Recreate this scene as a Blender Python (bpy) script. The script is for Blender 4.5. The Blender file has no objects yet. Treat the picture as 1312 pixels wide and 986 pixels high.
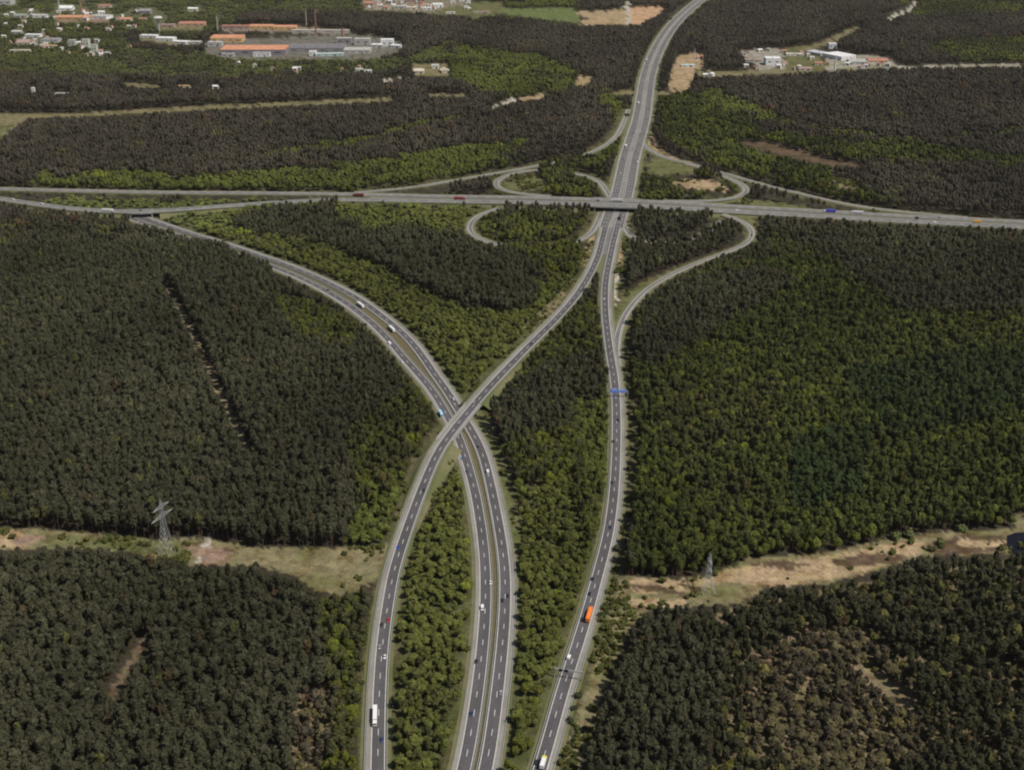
import bpy, bmesh, math, random
import numpy as np
from mathutils import Vector, noise

random.seed(7); RNG = np.random.default_rng(7)
S = bpy.context.scene; COL = S.collection
PI = math.pi

# ------------------------------------------------------------------ camera
F, PITCH, H = 1600.0, math.radians(24.0), 490.0
CX, CY = 656.0, 493.0
SP, CP = math.sin(PITCH), math.cos(PITCH)
cam_d = bpy.data.cameras.new('camera'); cam = bpy.data.objects.new('camera', cam_d); COL.objects.link(cam)
cam_d.sensor_width = 36.0; cam_d.lens = F / 1312.0 * 36.0
cam_d.clip_start = 1.0; cam_d.clip_end = 200000.0
cam.location = (0, 0, H); cam.rotation_euler = (PI / 2 - PITCH, 0, 0)
S.camera = cam

# ------------------------------------------------------------------ light
SUN_EL, SUN_AZ = math.radians(55), math.radians(-28)     # azimuth measured from +X towards +Y
w = bpy.data.worlds.new('World'); S.world = w; w.use_nodes = True
wn = w.node_tree.nodes; wl = w.node_tree.links
sky = wn.new('ShaderNodeTexSky'); sky.sky_type = 'NISHITA'; sky.sun_disc = False
sky.sun_elevation = SUN_EL; sky.sun_rotation = PI / 2 - SUN_AZ
sky.air_density = 1.0; sky.dust_density = 2.0
wl.new(sky.outputs[0], wn['Background'].inputs[0]); wn['Background'].inputs[1].default_value = 0.052
sd = bpy.data.lights.new('sun', 'SUN'); sun = bpy.data.objects.new('sun', sd); COL.objects.link(sun)
sd.energy = 3.5; sd.angle = math.radians(0.6); sd.color = (1.0, 0.94, 0.86)
sv = Vector((math.cos(SUN_EL) * math.cos(SUN_AZ), math.cos(SUN_EL) * math.sin(SUN_AZ), math.sin(SUN_EL)))
sun.rotation_euler = sv.to_track_quat('Z', 'Y').to_euler()
vs = S.view_settings; vs.view_transform = 'Standard'; vs.look = 'None'; vs.gamma = 1.0; vs.use_curve_mapping = False
vs.exposure = 0.25
S.cycles.filter_width = 2.1
S.cycles.max_bounces = 4; S.cycles.diffuse_bounces = 2; S.cycles.glossy_bounces = 2
S.cycles.transparent_max_bounces = 4; S.cycles.volume_bounces = 0
HAZE = 1.4e-5

# ------------------------------------------------------------------ photo pixel <-> world
def gp(px, py, z=0.0):
    dx = (px - CX) / F; dy = (py - CY) / F
    den = SP + dy * CP
    t = (H - z) / den
    return np.array([dx * t, (CP - dy * SP) * t, z])
def pj(P):
    P = np.asarray(P, float); x = P[..., 0]; y = P[..., 1]; z = P[..., 2] - H
    d = y * CP - z * SP
    v = y * SP + z * CP
    return CX + F * x / d, CY - F * v / d
def pxm(py): return F / ((H) / (SP + (py - CY) / F * CP))     # pixels per metre across, on the ground

# ------------------------------------------------------------------ rasters over the photo frame (+ margins)
RX0, RY0, RW, RH = -420, -60, 2160, 1260
vis = np.zeros((RH, RW), bool)       # ground that stays in view
nobase = np.zeros((RH, RW), bool)    # ground no tree grows on
def fill(mask, poly, val):
    p = np.asarray(poly, float)
    x0 = max(int(math.floor(p[:, 0].min())) - RX0, 0); x1 = min(int(math.ceil(p[:, 0].max())) - RX0 + 1, RW)
    y0 = max(int(math.floor(p[:, 1].min())) - RY0, 0); y1 = min(int(math.ceil(p[:, 1].max())) - RY0 + 1, RH)
    if x1 <= x0 or y1 <= y0: return
    X, Y = np.meshgrid(np.arange(x0, x1) + RX0 + 0.0, np.arange(y0, y1) + RY0 + 0.0)
    ins = np.zeros(X.shape, bool)
    n = len(p)
    for i in range(n):
        a = p[i]; b = p[(i + 1) % n]
        if a[1] == b[1]: continue
        c = ((a[1] > Y) != (b[1] > Y)) & (X < (b[0] - a[0]) * (Y - a[1]) / (b[1] - a[1]) + a[0])
        ins ^= c
    mask[y0:y1, x0:x1][ins] = val
def look(mask, px, py):
    ix = np.clip(np.round(px).astype(int) - RX0, 0, RW - 1); iy = np.clip(np.round(py).astype(int) - RY0, 0, RH - 1)
    return mask[iy, ix]

# ------------------------------------------------------------------ materials
def mat_new(name):
    m = bpy.data.materials.new(name); m.use_nodes = True
    return m, m.node_tree.nodes, m.node_tree.links, m.node_tree.nodes['Principled BSDF']
def mix_col(N, L, blend, fac, a, b):
    mx = N.new('ShaderNodeMix'); mx.data_type = 'RGBA'; mx.blend_type = blend
    if isinstance(fac, (int, float)): mx.inputs[0].default_value = fac
    else: L.new(fac, mx.inputs[0])
    for s, v in ((6, a), (7, b)):
        if isinstance(v, tuple): mx.inputs[s].default_value = (*v[:3], 1)
        else: L.new(v, mx.inputs[s])
    return mx.outputs[2]
def pos_noise(N, L, scale, detail=3, rough=0.6):
    g = N.new('ShaderNodeNewGeometry'); n = N.new('ShaderNodeTexNoise'); L.new(g.outputs['Position'], n.inputs['Vector'])
    n.inputs['Scale'].default_value = scale; n.inputs['Detail'].default_value = detail; n.inputs['Roughness'].default_value = rough
    return n.outputs['Fac']
def rng_map(N, L, v, a, b, c, d):
    m = N.new('ShaderNodeMapRange'); L.new(v, m.inputs[0])
    for i, q in enumerate((a, b, c, d)): m.inputs[i + 1].default_value = q
    return m.outputs[0]
def noisy(name, c1, c2, scale=0.3, rough=0.9, c3=None, scale3=0.02, spec=0.3):
    m, N, L, B = mat_new(name)
    col = mix_col(N, L, 'MIX', rng_map(N, L, pos_noise(N, L, scale), .35, .65, 0, 1), c1, c2)
    if c3: col = mix_col(N, L, 'MIX', rng_map(N, L, pos_noise(N, L, scale3), .45, .62, 0, 1), col, c3)
    L.new(col, B.inputs['Base Color']); B.inputs['Roughness'].default_value = rough
    B.inputs['Specular IOR Level'].default_value = spec
    return m
def prop_mat(name, rough=0.5, noise_amt=0.25, scale=0.4, spec=0.4):
    m, N, L, B = mat_new(name)
    a = N.new('ShaderNodeAttribute'); a.attribute_type = 'OBJECT'; a.attribute_name = 'paint'
    f = rng_map(N, L, pos_noise(N, L, scale), .3, .7, 1 - noise_amt, 1.0)
    L.new(mix_col(N, L, 'MULTIPLY', 1.0, a.outputs['Color'], f), B.inputs['Base Color'])
    B.inputs['Roughness'].default_value = rough; B.inputs['Specular IOR Level'].default_value = spec
    return m
M = {}
def asphalt(name, c1, c2, c3, lanew=3.75, ph=.95):
    m = noisy(name, c1, c2, .35, .88, c3, .03); N, L = m.node_tree.nodes, m.node_tree.links; B = N['Principled BSDF']
    a = N.new('ShaderNodeAttribute'); a.attribute_name = 'road'; sp = N.new('ShaderNodeSeparateXYZ'); L.new(a.outputs['Vector'], sp.inputs[0])
    def mt(op, x, y):
        q = N.new('ShaderNodeMath'); q.operation = op
        for i, v in enumerate((x, y)):
            if v is None: continue
            if isinstance(v, (int, float)): q.inputs[i].default_value = v
            else: L.new(v, q.inputs[i])
        return q.outputs[0]
    w_ = mt('COSINE', mt('MULTIPLY', mt('SUBTRACT', sp.outputs[0], ph), 2 * PI / (lanew / 2)), None)     # wheel tracks
    lane = mt('FLOOR', mt('DIVIDE', sp.outputs[0], lanew), None); seg = mt('FLOOR', mt('DIVIDE', sp.outputs[1], 95.0), None)
    cb = N.new('ShaderNodeCombineXYZ'); L.new(lane, cb.inputs[0]); L.new(seg, cb.inputs[1])
    wn_ = N.new('ShaderNodeTexWhiteNoise'); L.new(cb.outputs[0], wn_.inputs['Vector'])
    f = mt('ADD', mt('MULTIPLY', w_, -.06), rng_map(N, L, wn_.outputs['Value'], 0, 1, .90, 1.10))
    src = B.inputs['Base Color'].links[0].from_socket
    L.new(mix_col(N, L, 'MULTIPLY', 1.0, src, f), B.inputs['Base Color'])
    return m
M['asphalt'] = asphalt('asphalt', (.086, .080, .086), (.105, .098, .103), (.078, .075, .077))
M['asphalt_old'] = asphalt('asphalt_old', (.150, .144, .137), (.182, .174, .163), (.135, .13, .125), ph=2.8)
M['asphalt_mid'] = asphalt('asphalt_mid', (.118, .112, .110), (.142, .135, .130), (.105, .10, .10), ph=2.8)
M['band'] = noisy('worn_asphalt_band', (.165, .158, .148), (.19, .182, .17), .3, .9, (.15, .145, .135), .02)
M['shoulder'] = noisy('shoulder_concrete', (.235, .225, .20), (.27, .26, .235), .25, .9, (.21, .195, .175), .02)
M['paint'] = noisy('road_paint', (.62, .61, .56), (.45, .44, .41), .8, .7)
M['verge'] = noisy('verge_grass', (.12, .125, .055), (.17, .155, .085), .12, .95, (.105, .115, .045), .015)
M['median'] = noisy('median_grass', (.10, .085, .04), (.13, .115, .06), .3, .95)
M['gravel'] = noisy('gravel', (.30, .255, .19), (.38, .33, .25), .2, .95)
M['steel'] = noisy('galvanised_steel', (.42, .43, .43), (.32, .33, .33), .5, .5, spec=.5)
M['concrete'] = noisy('concrete', (.33, .32, .29), (.26, .25, .23), .15, .9)
M['dark'] = noisy('dark_rubber', (.02, .02, .02), (.03, .03, .03), 1, .8)
M['glass'] = noisy('window_glass', (.03, .035, .045), (.02, .025, .03), 1, .15, spec=.6)
M['car'] = prop_mat('car_paint', .3, .03, .5, .5)
M['wall'] = prop_mat('wall_paint', .9, .22, .08, .2)
M['roof'] = prop_mat('roof_cover', .85, .3, .12, .2)
M['blue'] = noisy('sign_blue', (.07, .26, .92), (.06, .23, .88), 1, .5)
M['white'] = noisy('sign_white', (.8, .8, .8), (.75, .75, .75), 1, .5)
M['trunk'] = noisy('bark', (.12, .075, .05), (.07, .05, .04), 1.5, .95)
M['water'] = noisy('pond_water', (.008, .009, .016), (.010, .011, .018), .1, .6, spec=.08)

def crown_mat(name):
    m, N, L, B = mat_new(name)
    t = N.new('ShaderNodeAttribute'); t.attribute_type = 'INSTANCER'; t.attribute_name = 'tint'
    v = N.new('ShaderNodeAttribute'); v.attribute_type = 'GEOMETRY'; v.attribute_name = 'var'
    f = rng_map(N, L, v.outputs['Fac'], 0, 1, .72, 1.28)
    c = mix_col(N, L, 'MULTIPLY', 1.0, t.outputs['Color'], f)
    f2 = rng_map(N, L, pos_noise(N, L, .9, 2), .3, .7, .7, 1.3)
    c = mix_col(N, L, 'MULTIPLY', 1.0, c, f2)
    L.new(c, B.inputs['Base Color']); B.inputs['Roughness'].default_value = .9; B.inputs['Specular IOR Level'].default_value = .04
    return m
M['needle'] = crown_mat('pine_needles'); M['leaf'] = crown_mat('broad_leaves')

# ------------------------------------------------------------------ object helpers
def link(name, me, parent=None, loc=None):
    o = bpy.data.objects.new(name, me); COL.objects.link(o)
    if parent: o.parent = parent
    if loc is not None: o.location = loc
    return o
def mesh(name, V, Fc, mats, idx=None, smooth=False):
    me = bpy.data.meshes.new(name); me.from_pydata([tuple(map(float, v)) for v in V], [], Fc)
    for m in (mats if isinstance(mats, (list, tuple)) else [mats]): me.materials.append(m)
    if idx is not None: me.polygons.foreach_set('material_index', idx)
    if smooth: me.polygons.foreach_set('use_smooth', [True] * len(me.polygons))
    me.update(); return me
def tag(o, label, cat=None, group=None, kind=None):
    if label: o['label'] = label
    if cat: o['category'] = cat
    if group: o['group'] = group
    if kind: o['kind'] = kind
    return o
def struct(name, me, label=None):
    o = link(name, me); o['kind'] = 'structure'
    if label: o['label'] = label
    return o
class MB:
    def __init__(s): s.V = []; s.F = []
    def box(s, x0, x1, y0, y1, z0, z1, tx=0, ty=0):      # tx, ty pull the top in
        b = len(s.V)
        s.V += [(x0, y0, z0), (x1, y0, z0), (x1, y1, z0), (x0, y1, z0),
                (x0 + tx, y0 + ty, z1), (x1 - tx, y0 + ty, z1), (x1 - tx, y1 - ty, z1), (x0 + tx, y1 - ty, z1)]
        s.F += [tuple(b + i for i in f) for f in ((3, 2, 1, 0), (4, 5, 6, 7), (0, 1, 5, 4), (1, 2, 6, 5), (2, 3, 7, 6), (3, 0, 4, 7))]
        return s
    def tube(s, a, b, r0, r1=None, n=6):
        a = Vector(a); b = Vector(b); r1 = r0 if r1 is None else r1
        d = (b - a).normalized(); u = d.orthogonal().normalized(); v = d.cross(u); k = len(s.V)
        for c, r in ((a, r0), (b, r1)):
            for i in range(n):
                t = 2 * PI * i / n; s.V.append(tuple(c + (u * math.cos(t) + v * math.sin(t)) * r))
        for i in range(n): s.F.append((k + i, k + (i + 1) % n, k + n + (i + 1) % n, k + n + i))
        s.F.append(tuple(k + n - 1 - i for i in range(n))); s.F.append(tuple(k + n + i for i in range(n)))
        return s
    def me(s, name, mats): return mesh(name, s.V, s.F, mats)
def copy_tree(o, parent=None):
    c = o.copy(); COL.objects.link(c)
    if parent: c.parent = parent
    for ch in [x for x in o.children]:
        copy_tree(ch, c)
    return c

# ------------------------------------------------------------------ paths
class Path:
    def __init__(s, pts, step=6.0, smooth=3):
        P = []
        for q in pts:
            z = q[2] if len(q) > 2 else 0.0
            P.append(gp(q[0], q[1], z))
        P = np.array(P)
        P = np.vstack([2 * P[0] - P[1], P, 2 * P[-1] - P[-2]])
        out = []
        for i in range(1, len(P) - 2):
            p0, p1, p2, p3 = P[i - 1:i + 3]
            L = np.linalg.norm(p2 - p1); n = max(2, int(L / step))
            # centripetal-ish: scale tangents by segment length
            t1 = (p2 - p0) / (np.linalg.norm(p2 - p1) + np.linalg.norm(p1 - p0)) * L
            t2 = (p3 - p1) / (np.linalg.norm(p3 - p2) + np.linalg.norm(p2 - p1)) * L
            for k in range(n):
                t = k / n
                out.append((2*t**3-3*t**2+1)*p1 + (t**3-2*t**2+t)*t1 + (-2*t**3+3*t**2)*p2 + (t**3-t**2)*t2)
        out.append(P[-2]); A = np.array(out)
        d = np.r_[0, np.cumsum(np.linalg.norm(np.diff(A, axis=0), axis=1))]
        n = int(d[-1] / step); u = np.linspace(0, d[-1], n + 1)
        A = np.stack([np.interp(u, d, A[:, k]) for k in range(3)], 1)
        for _ in range(smooth):
            B = A.copy(); B[1:-1] = (A[:-2] + 2 * A[1:-1] + A[2:]) / 4; B[2:-2] = .5 * B[2:-2] + .25 * (A[:-4] + A[4:]); A = B
        s.P = A; s.finish()
    def finish(s):
        T = np.gradient(s.P, axis=0); T[:, 2] = 0; T /= np.linalg.norm(T, axis=1)[:, None]
        s.T = T; s.N = np.stack([T[:, 1], -T[:, 0], 0 * T[:, 0]], 1)      # right-hand side
        s.s = np.r_[0, np.cumsum(np.linalg.norm(np.diff(s.P, axis=0), axis=1))]
    def at(s, d, off=0, dz=0):
        p = np.array([np.interp(d, s.s, s.P[:, k]) for k in range(3)]); n = np.array([np.interp(d, s.s, s.N[:, k]) for k in range(3)])
        p = p + n * off; p[2] += dz; return p
    def heading(s, d):
        i = min(int(np.searchsorted(s.s, d)), len(s.s) - 1); return math.atan2(s.T[i, 1], s.T[i, 0])
    def shift(s, off, a=None, b=None):
        q = Path.__new__(Path); q.P = (s.P + s.N * off)[a:b]; q.finish(); return q
    def nearest(s, p):
        d = np.linalg.norm(s.P[:, :2] - p[:2], axis=1); i = int(d.argmin()); return s.s[i], d[i]
def ribbon_geo(path, a, b, dz, V, Fc, lo=None, hi=None):
    P, N, L = path.P, path.N, path.s
    sel = np.arange(len(P)) if lo is None else np.where((L >= lo) & (L <= hi))[0]
    k = len(V)
    for i in sel:
        p = P[i] + N[i] * a; q = P[i] + N[i] * b
        V.append((p[0], p[1], p[2] + dz)); V.append((q[0], q[1], q[2] + dz))
    for j in range(len(sel) - 1): Fc.append((k + 2*j, k + 2*j + 1, k + 2*j + 3, k + 2*j + 2))
def ribbon(name, path, a, b, dz, mat, lo=None, hi=None):
    V, Fc = [], []; ribbon_geo(path, a, b, dz, V, Fc, lo, hi); me_ = mesh(name, V, Fc, mat)
    if lo is None and hi is None:
        n = len(path.P); u = np.zeros((n, 2, 3), np.float32); u[:, 0, 0] = a; u[:, 1, 0] = b; u[:, :, 1] = path.s[:, None]
        at = me_.attributes.new('road', 'FLOAT_VECTOR', 'POINT'); at.data.foreach_set('vector', u.ravel())
    return struct(name, me_)
def dashes(V, Fc, path, off, dz, L=6.0, gap=12.0, w=.22, lo=0, hi=1e9):
    d = lo + 3
    while d + L < min(path.s[-1], hi):
        a = path.at(d, off - w, dz); b = path.at(d, off + w, dz); c = path.at(d + L, off + w, dz); e = path.at(d + L, off - w, dz)
        k = len(V); V += [tuple(a), tuple(b), tuple(c), tuple(e)]; Fc.append((k, k + 1, k + 2, k + 3)); d += L + gap
def mark_mask(path, a, b, vis_on=True, extra=5.0, hidden=(), er=0.0):
    P, N = path.P, path.N
    for i in range(len(P) - 1):
        z = P[i, 2]; e = extra + 1.6 * z; e2 = e + er
        quad = []
        for j, o in ((i, a), (i, b), (i + 1, b), (i + 1, a)):
            quad.append(pj(P[j] + N[j] * o))
        mx = sum(q[0] for q in quad) / 4
        if vis_on and not any(h0 <= mx <= h1 for h0, h1 in hidden): fill(vis, quad, True)
        quad = []
        for j, o in ((i, a - e), (i, b + e2), (i + 1, b + e2), (i + 1, a - e)):
            q = P[j] + N[j] * o; q[2] = 0; quad.append(pj(q))
        fill(nobase, quad, True)

ZI = [0]
ROADS = []
def road(path, lanes=2, sh_l=0.0, sh_r=0.0, margin=.9, mat='asphalt', verge=3.0, ramps=False, hidden=(), vis_on=True, name='motorway', emb=(), lanew=3.75, extra=4.0, er=6.0):
    z0 = .12 + .035 * ZI[0]; ZI[0] += 1
    hw = lanes * lanew / 2 + .1
    A = -hw - (sh_l or margin); B = hw + (sh_r or margin)
    vz = .03 + .002 * ZI[0]
    if verge:
        cuts = sorted([(a, b) for a, b in emb]); lo_ = -1.0
        for a, b in cuts + [(1e9, 1e9)]:
            ribbon('verge', path, A - verge, B + verge, vz, M['verge'], lo_, min(a + 6, 1e9)); lo_ = b - 6
    ribbon(name, path, A, B, z0, M[mat])
    if sh_l: ribbon('hard_shoulder', path, A, -hw - .1, z0 + .012, M['shoulder'])
    if sh_r: ribbon('hard_shoulder', path, hw + .1, B, z0 + .012, M['shoulder'])
    V, Fc = [], []
    for o in (-hw, hw): ribbon_geo(path, o - .25, o + .25, z0 + .03, V, Fc)
    for k in range(1, lanes): dashes(V, Fc, path, -hw + .1 + k * lanew, z0 + .03)
    struct('lane_markings', mesh('lane_markings', V, Fc, M['paint']))
    # slopes of embankments where the road is raised
    P, N = path.P, path.N
    for side, e in ((-1, A - 1.0), (1, B + 1.0)):
        V, Fc = [], []; prev = None
        for i in range(len(P)):
            z = P[i, 2]
            if z < .25 or any(a <= path.s[i] <= b for a, b in emb): prev = None; continue
            p = P[i] + N[i] * e; q = P[i] + N[i] * (e + side * 1.6 * z); q[2] = 0.0
            k = len(V); V += [(p[0], p[1], p[2] + .04), tuple(q)]
            if prev is not None: Fc.append((prev, prev + 1, k + 1, k) if side > 0 else (prev, k, k + 1, prev + 1))
            prev = k
        if Fc: struct('embankment_slope', mesh('embankment_slope', V, Fc, M['verge']))
    mark_mask(path, A - (.8 if verge else 0), B + (.8 if verge else 0), vis_on, extra, hidden, er)
    ROADS.append((path, z0, hw))
    return z0, A, B
def guardrail(path, off, label, group, lo=None, hi=None, dz=.12):
    P, N, L = path.P, path.N, path.s
    lo = 0 if lo is None else lo; hi = L[-1] if hi is None else hi
    sel = np.where((L >= lo) & (L <= hi))[0]; V, Fc = [], []
    for i in sel:
        for o, z in ((-.14, .5), (.14, .5), (.14, .82), (-.14, .82)):
            p = P[i] + N[i] * (off + o); V.append((p[0], p[1], p[2] + z + dz))
    for j in range(len(sel) - 1):
        for a in range(4): b = (a + 1) % 4; Fc.append((4*j + a, 4*j + b, 4*j + 4 + b, 4*j + 4 + a))
    o = link('guardrail', mesh('guardrail', V, Fc, M['steel'])); tag(o, label, 'guardrail', group)
    m = MB()
    d = lo
    while d < hi:
        p = path.at(d, off); m.box(p[0] - .08, p[0] + .08, p[1] - .08, p[1] + .08, p[2] + dz - .1, p[2] + dz + .6); d += 4
    c = link('post', m.me('post', M['steel']), o); c['kind'] = 'stuff'
    return o

# road traces ---------------------------------------------------------------------------------
pL = Path([(484, 1060), (483.5, 1020), (484.1, 980), (484.8, 932), (486.2, 882), (489.5, 831.4), (496, 780.7), (505, 730), (520, 683, 1), (538.5, 632, 3.2), (560, 581.4, 6.2), (577, 556, 6.8),
           (599, 529, 6.8), (620, 504, 6.4), (643, 479, 4.5), (679, 442, 1.5), (710.7, 410.5), (736, 382), (752.5, 357), (765, 331.4), (772, 306), (778, 281), (783, 266)])
pTL = Path([(572, 1060), (585, 1020), (596, 980), (604.5, 933), (612.2, 882), (618, 831), (621.8, 780.7), (621.8, 730), (617.5, 683), (609, 632), (596, 584), (586, 556), (570, 527), (555.6, 503),
            (535, 478), (516, 457), (498.6, 436), (473, 411), (436.5, 384), (393, 360), (350, 342), (300, 325), (250, 309), (215, 297), (188, 287), (168, 280)])
pTR = Path([(603, 1060), (614, 1020), (624, 980), (631.3, 933), (637.8, 882), (643.4, 831), (647, 780.7), (647, 730), (640.8, 683), (631, 632), (618.5, 581.4), (606, 555), (589, 528), (573.8, 503),
            (555.6, 478), (541, 456), (521.9, 432.8), (492, 407), (454, 380), (403.5, 354.5), (365, 339), (327, 326), (290, 313.5), (255, 303), (222, 292.5), (192, 282), (168, 273.5)])
pR = Path([(668, 1060), (681, 1020), (694, 980), (707.4, 933), (721.5, 882), (738.5, 831), (753.8, 780.7), (767.7, 730), (779.6, 683), (786.5, 632), (789.6, 581.4), (790, 530.7), (789, 505),
           (786.5, 480), (782.5, 458), (779, 433), (776, 407), (775, 382), (776.5, 357), (781.5, 331), (787, 306), (793.8, 281), (799, 266)])
pM = Path([(783, 292), (789, 272), (797, 250), (806.5, 203), (814, 178), (821.7, 152), (825.5, 126), (829.5, 101), (837, 76), (849.5, 50.7), (869, 25), (898, 0), (930, -22), (975, -48)], smooth=8)
zb = 6.8
pCN = Path([(-300, 233), (-60, 240.5), (0, 242.5), (101, 245), (203, 247), (330, 248), (457, 249.5), (558, 252, 1), (660, 253.5, 4), (720, 254.8, zb), (788, 257.2, zb), (850, 259.5, zb), (939, 265, 3.5),
            (1010, 269, .5), (1083, 273), (1159, 277.5), (1235, 281), (1312, 285), (1500, 295)], smooth=8)
pCS = Path([(-300, 232), (-60, 246), (0, 255, 1), (51, 262.5, 3.5), (100, 268.5, 6), (150, 271.3, 6.6), (203, 270.6, 6.6), (240, 268, 5), (300, 263.5, 1.5), (380, 258.5), (441, 256), (482, 256.6), (558, 258, 1),
            (660, 259.6, 4), (720, 261, zb), (788, 263.6, zb), (850, 266, zb), (939, 271.5, 3.5), (1010, 275.5, .5), (1083, 279.5), (1159, 284), (1235, 287.5), (1312, 291.5), (1500, 302)], smooth=8)
cut = 4
pSE = Path([(790.5, 470), (789.5, 447), (792, 425), (801, 402), (814.6, 384.6), (830, 369.4), (860, 351.7), (888, 339), (913.5, 329), (929, 323.8), (946.4, 317), (960.5, 308.6), (964.5, 298.4), (959, 288.3, 1), (946, 281, 2.5), (925, 275, 4)], smooth=4)
pNE = Path([(818, 172), (822, 183), (829, 190), (841, 198), (861, 205), (886, 210.5), (905, 215.5), (927, 222), (943.5, 226.8), (965, 233.3), (991.5, 240.3), (1033, 250), (1083, 261.7), (1134, 269.3), (1180, 274), (1240, 279)], smooth=4)
pNEl = Path([(880, 209.5), (900, 214.5), (918, 221), (934, 228), (947, 234), (956, 239.5), (957.5, 246, .5), (950, 251.5, 1), (936, 255, 2), (916, 257.5, 3.5), (880, 258.3, 5), (850, 257.5, 6)], smooth=4)
pNW = Path([(806, 140), (799, 158), (792, 172), (781.7, 182.5), (762, 194), (735, 203.5), (700, 210.5), (660, 218), (620, 225), (578, 232), (545, 238), (505, 243), (455, 247)], smooth=4)
pNWl = Path([(783, 255), (778.5, 246), (772, 236.5), (761, 228), (744, 223.4), (715, 219), (685, 217.3), (660, 221), (643, 227), (634, 234), (637, 241, .5), (652, 246.3, 1.5), (675, 249.5, 3), (705, 251.5, 5)], smooth=4)
pSWl = Path([(770, 272), (765.5, 283), (758.5, 297), (747, 306), (725, 313.5), (695, 318.5), (660, 318), (631.6, 311.5), (611, 304.5), (602, 296), (601.5, 288.5), (606.5, 281.5, .5), (617, 274, 1.5), (640, 267, 3)], smooth=4)
pSEl = Path([(795, 274), (798.5, 285), (803, 296), (813, 306), (835, 312), (865, 311), (895, 303), (915, 292, 1), (925, 283, 3)], smooth=4)

allhid = [(-999, 9999)]
road(pSEl, 1, 0, 2.5, hidden=[(814, 2000)], name='slip_road', mat='asphalt_old', lanew=5)
road(pSWl, 1, 2.5, 0, hidden=[(634, 745)], name='slip_road', mat='asphalt_old', lanew=5)
road(pNWl, 1, 2.5, 0, hidden=[(688, 738)], name='slip_road', mat='asphalt_old', lanew=5)
road(pNEl, 1, 0, 2.5, hidden=[(815, 930)], name='slip_road', mat='asphalt_old', lanew=5.5)
road(pNW, 1, 0, 2.5, hidden=[(688, 752)], name='slip_road', mat='asphalt_old', lanew=5)
road(pNE, 1, 2.5, 0, hidden=[(898, 925)], name='slip_road', mat='asphalt_old', lanew=5)
road(pSE, 1, 0, 2.5, hidden=[(922, 926)], name='slip_road', mat='asphalt_old', lanew=4.6)
sLc = pL.nearest(gp(590, 541, 6.8))[0]
zL, aL, bL = road(pL, 2, 3.4, 0, er=2.0, emb=[(sLc - 40, sLc + 40)], hidden=[(765, 800)])
zTL, aTL, bTL = road(pTL, 2, 3.2, 0, verge=2.5, hidden=[(0, 352)])
zTR, aTR, bTR = road(pTR, 2, 0, 3.4, verge=2.5, er=1.0, hidden=[(0, 196), (262, 300)])
zR, aR, bR = road(pR, 2, 0, 3.4)
pML = pM.shift(-9.6, 0, None); pMR = pM.shift(9.6, 0, None)
zML, aML, bML = road(pML, 3, 3.0, 0, mat='asphalt_mid', verge=5)
zMR, aMR, bMR = road(pMR, 3, 0, 3.0, mat='asphalt_mid', verge=5)
sC = pCS.nearest(gp(181, 271, 6.6))[0]; sB1 = pCN.nearest(gp(788, 258, zb))[0]; sB2 = pCS.nearest(gp(788, 264, zb))[0]
zCN, aCN, bCN = road(pCN, 3, 3.0, .8, mat='asphalt_old', emb=[(sB1 - 38, sB1 + 30)], er=0, hidden=[(-400, -5)])
zCS, aCS, bCS = road(pCS, 3, .8, 3.0, mat='asphalt_old', emb=[(sB2 - 35, sB2 + 33), (sC - 20, sC + 20)], er=0, hidden=[(-400, -5), (226, 440), (640, 758), (815, 915)])

# median between the twin carriageways: a strip from the one inner edge to the other
def strip_between(name, pa, oa, pb, ob, dz, mat, lo, hi):
    V, Fc = [], []; ds = np.arange(lo, hi, 8.0)
    for d in ds:
        p = pa.at(d, oa, dz); s2, _ = pb.nearest(p); q = pb.at(s2, ob, dz); V += [tuple(p), tuple(q)]
        quad = None
    for i in range(len(ds) - 1): Fc.append((2*i, 2*i+1, 2*i+3, 2*i+2))
    for i in range(len(ds) - 1):
        qd = [pj(np.array(V[k])) for k in (2*i, 2*i+1, 2*i+3, 2*i+2)]
        fill(nobase, qd, True); fill(vis, qd, True)
    return struct(name, mesh(name, V, Fc, mat))
strip_between('median_strip', pTL, bTL - .2, pTR, aTR + .2, .115, M['median'], 0, pTL.nearest(gp(360, 346))[0])
strip_between('median_strip', pML, bML - .2, pMR, aMR + .2, .19, M['shoulder'], 0, pML.s[-1] - 5)
strip_between('median_strip', pCN, bCN - .2, pCS, aCS + .2, .02, M['band'], pCN.nearest(gp(475, 249.6))[0], pCN.s[-1] - 40)
strip_between('grass_wedge', pL, bL - .3, pR, aR + .3, .045, M['verge'], pL.nearest(gp(757, 350))[0], pL.nearest(gp(768, 323))[0])
strip_between('paved_wedge', pL, bL - .3, pR, aR + .3, .055, M['asphalt_old'], pL.nearest(gp(768, 323))[0] - 8, pL.nearest(gp(777, 285))[0])

GR = 'steel guardrails along the motorway carriageways'
guardrail(pL, aL - .5, 'steel guardrail beside the pale shoulder of the carriageway leading over the overpass', GR, dz=zL)
guardrail(pL, bL + .4, 'steel guardrail on the inner edge of the single carriageway crossing over the twin road', GR, dz=zL)
guardrail(pTL, bTL + .3, 'steel guardrail on the left edge of the brown median strip of the twin motorway', GR, dz=zTL)
guardrail(pTR, aTR - .3, 'steel guardrail on the right edge of the brown median strip of the twin motorway', GR, dz=zTR)
guardrail(pTR, bTR + .5, 'steel guardrail along the outer right shoulder of the twin motorway', GR, dz=zTR)
guardrail(pR, aR - .4, 'steel guardrail on the left edge of the carriageway that runs under the blue signs', GR, dz=zR)
guardrail(pR, bR + .5, 'steel guardrail beside the pale right shoulder of the carriageway under the blue signs', GR, dz=zR)
guardrail(pM, 0, 'central steel guardrail of the wide motorway leading away to the top of the view', GR, dz=zMR, lo=20)
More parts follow.
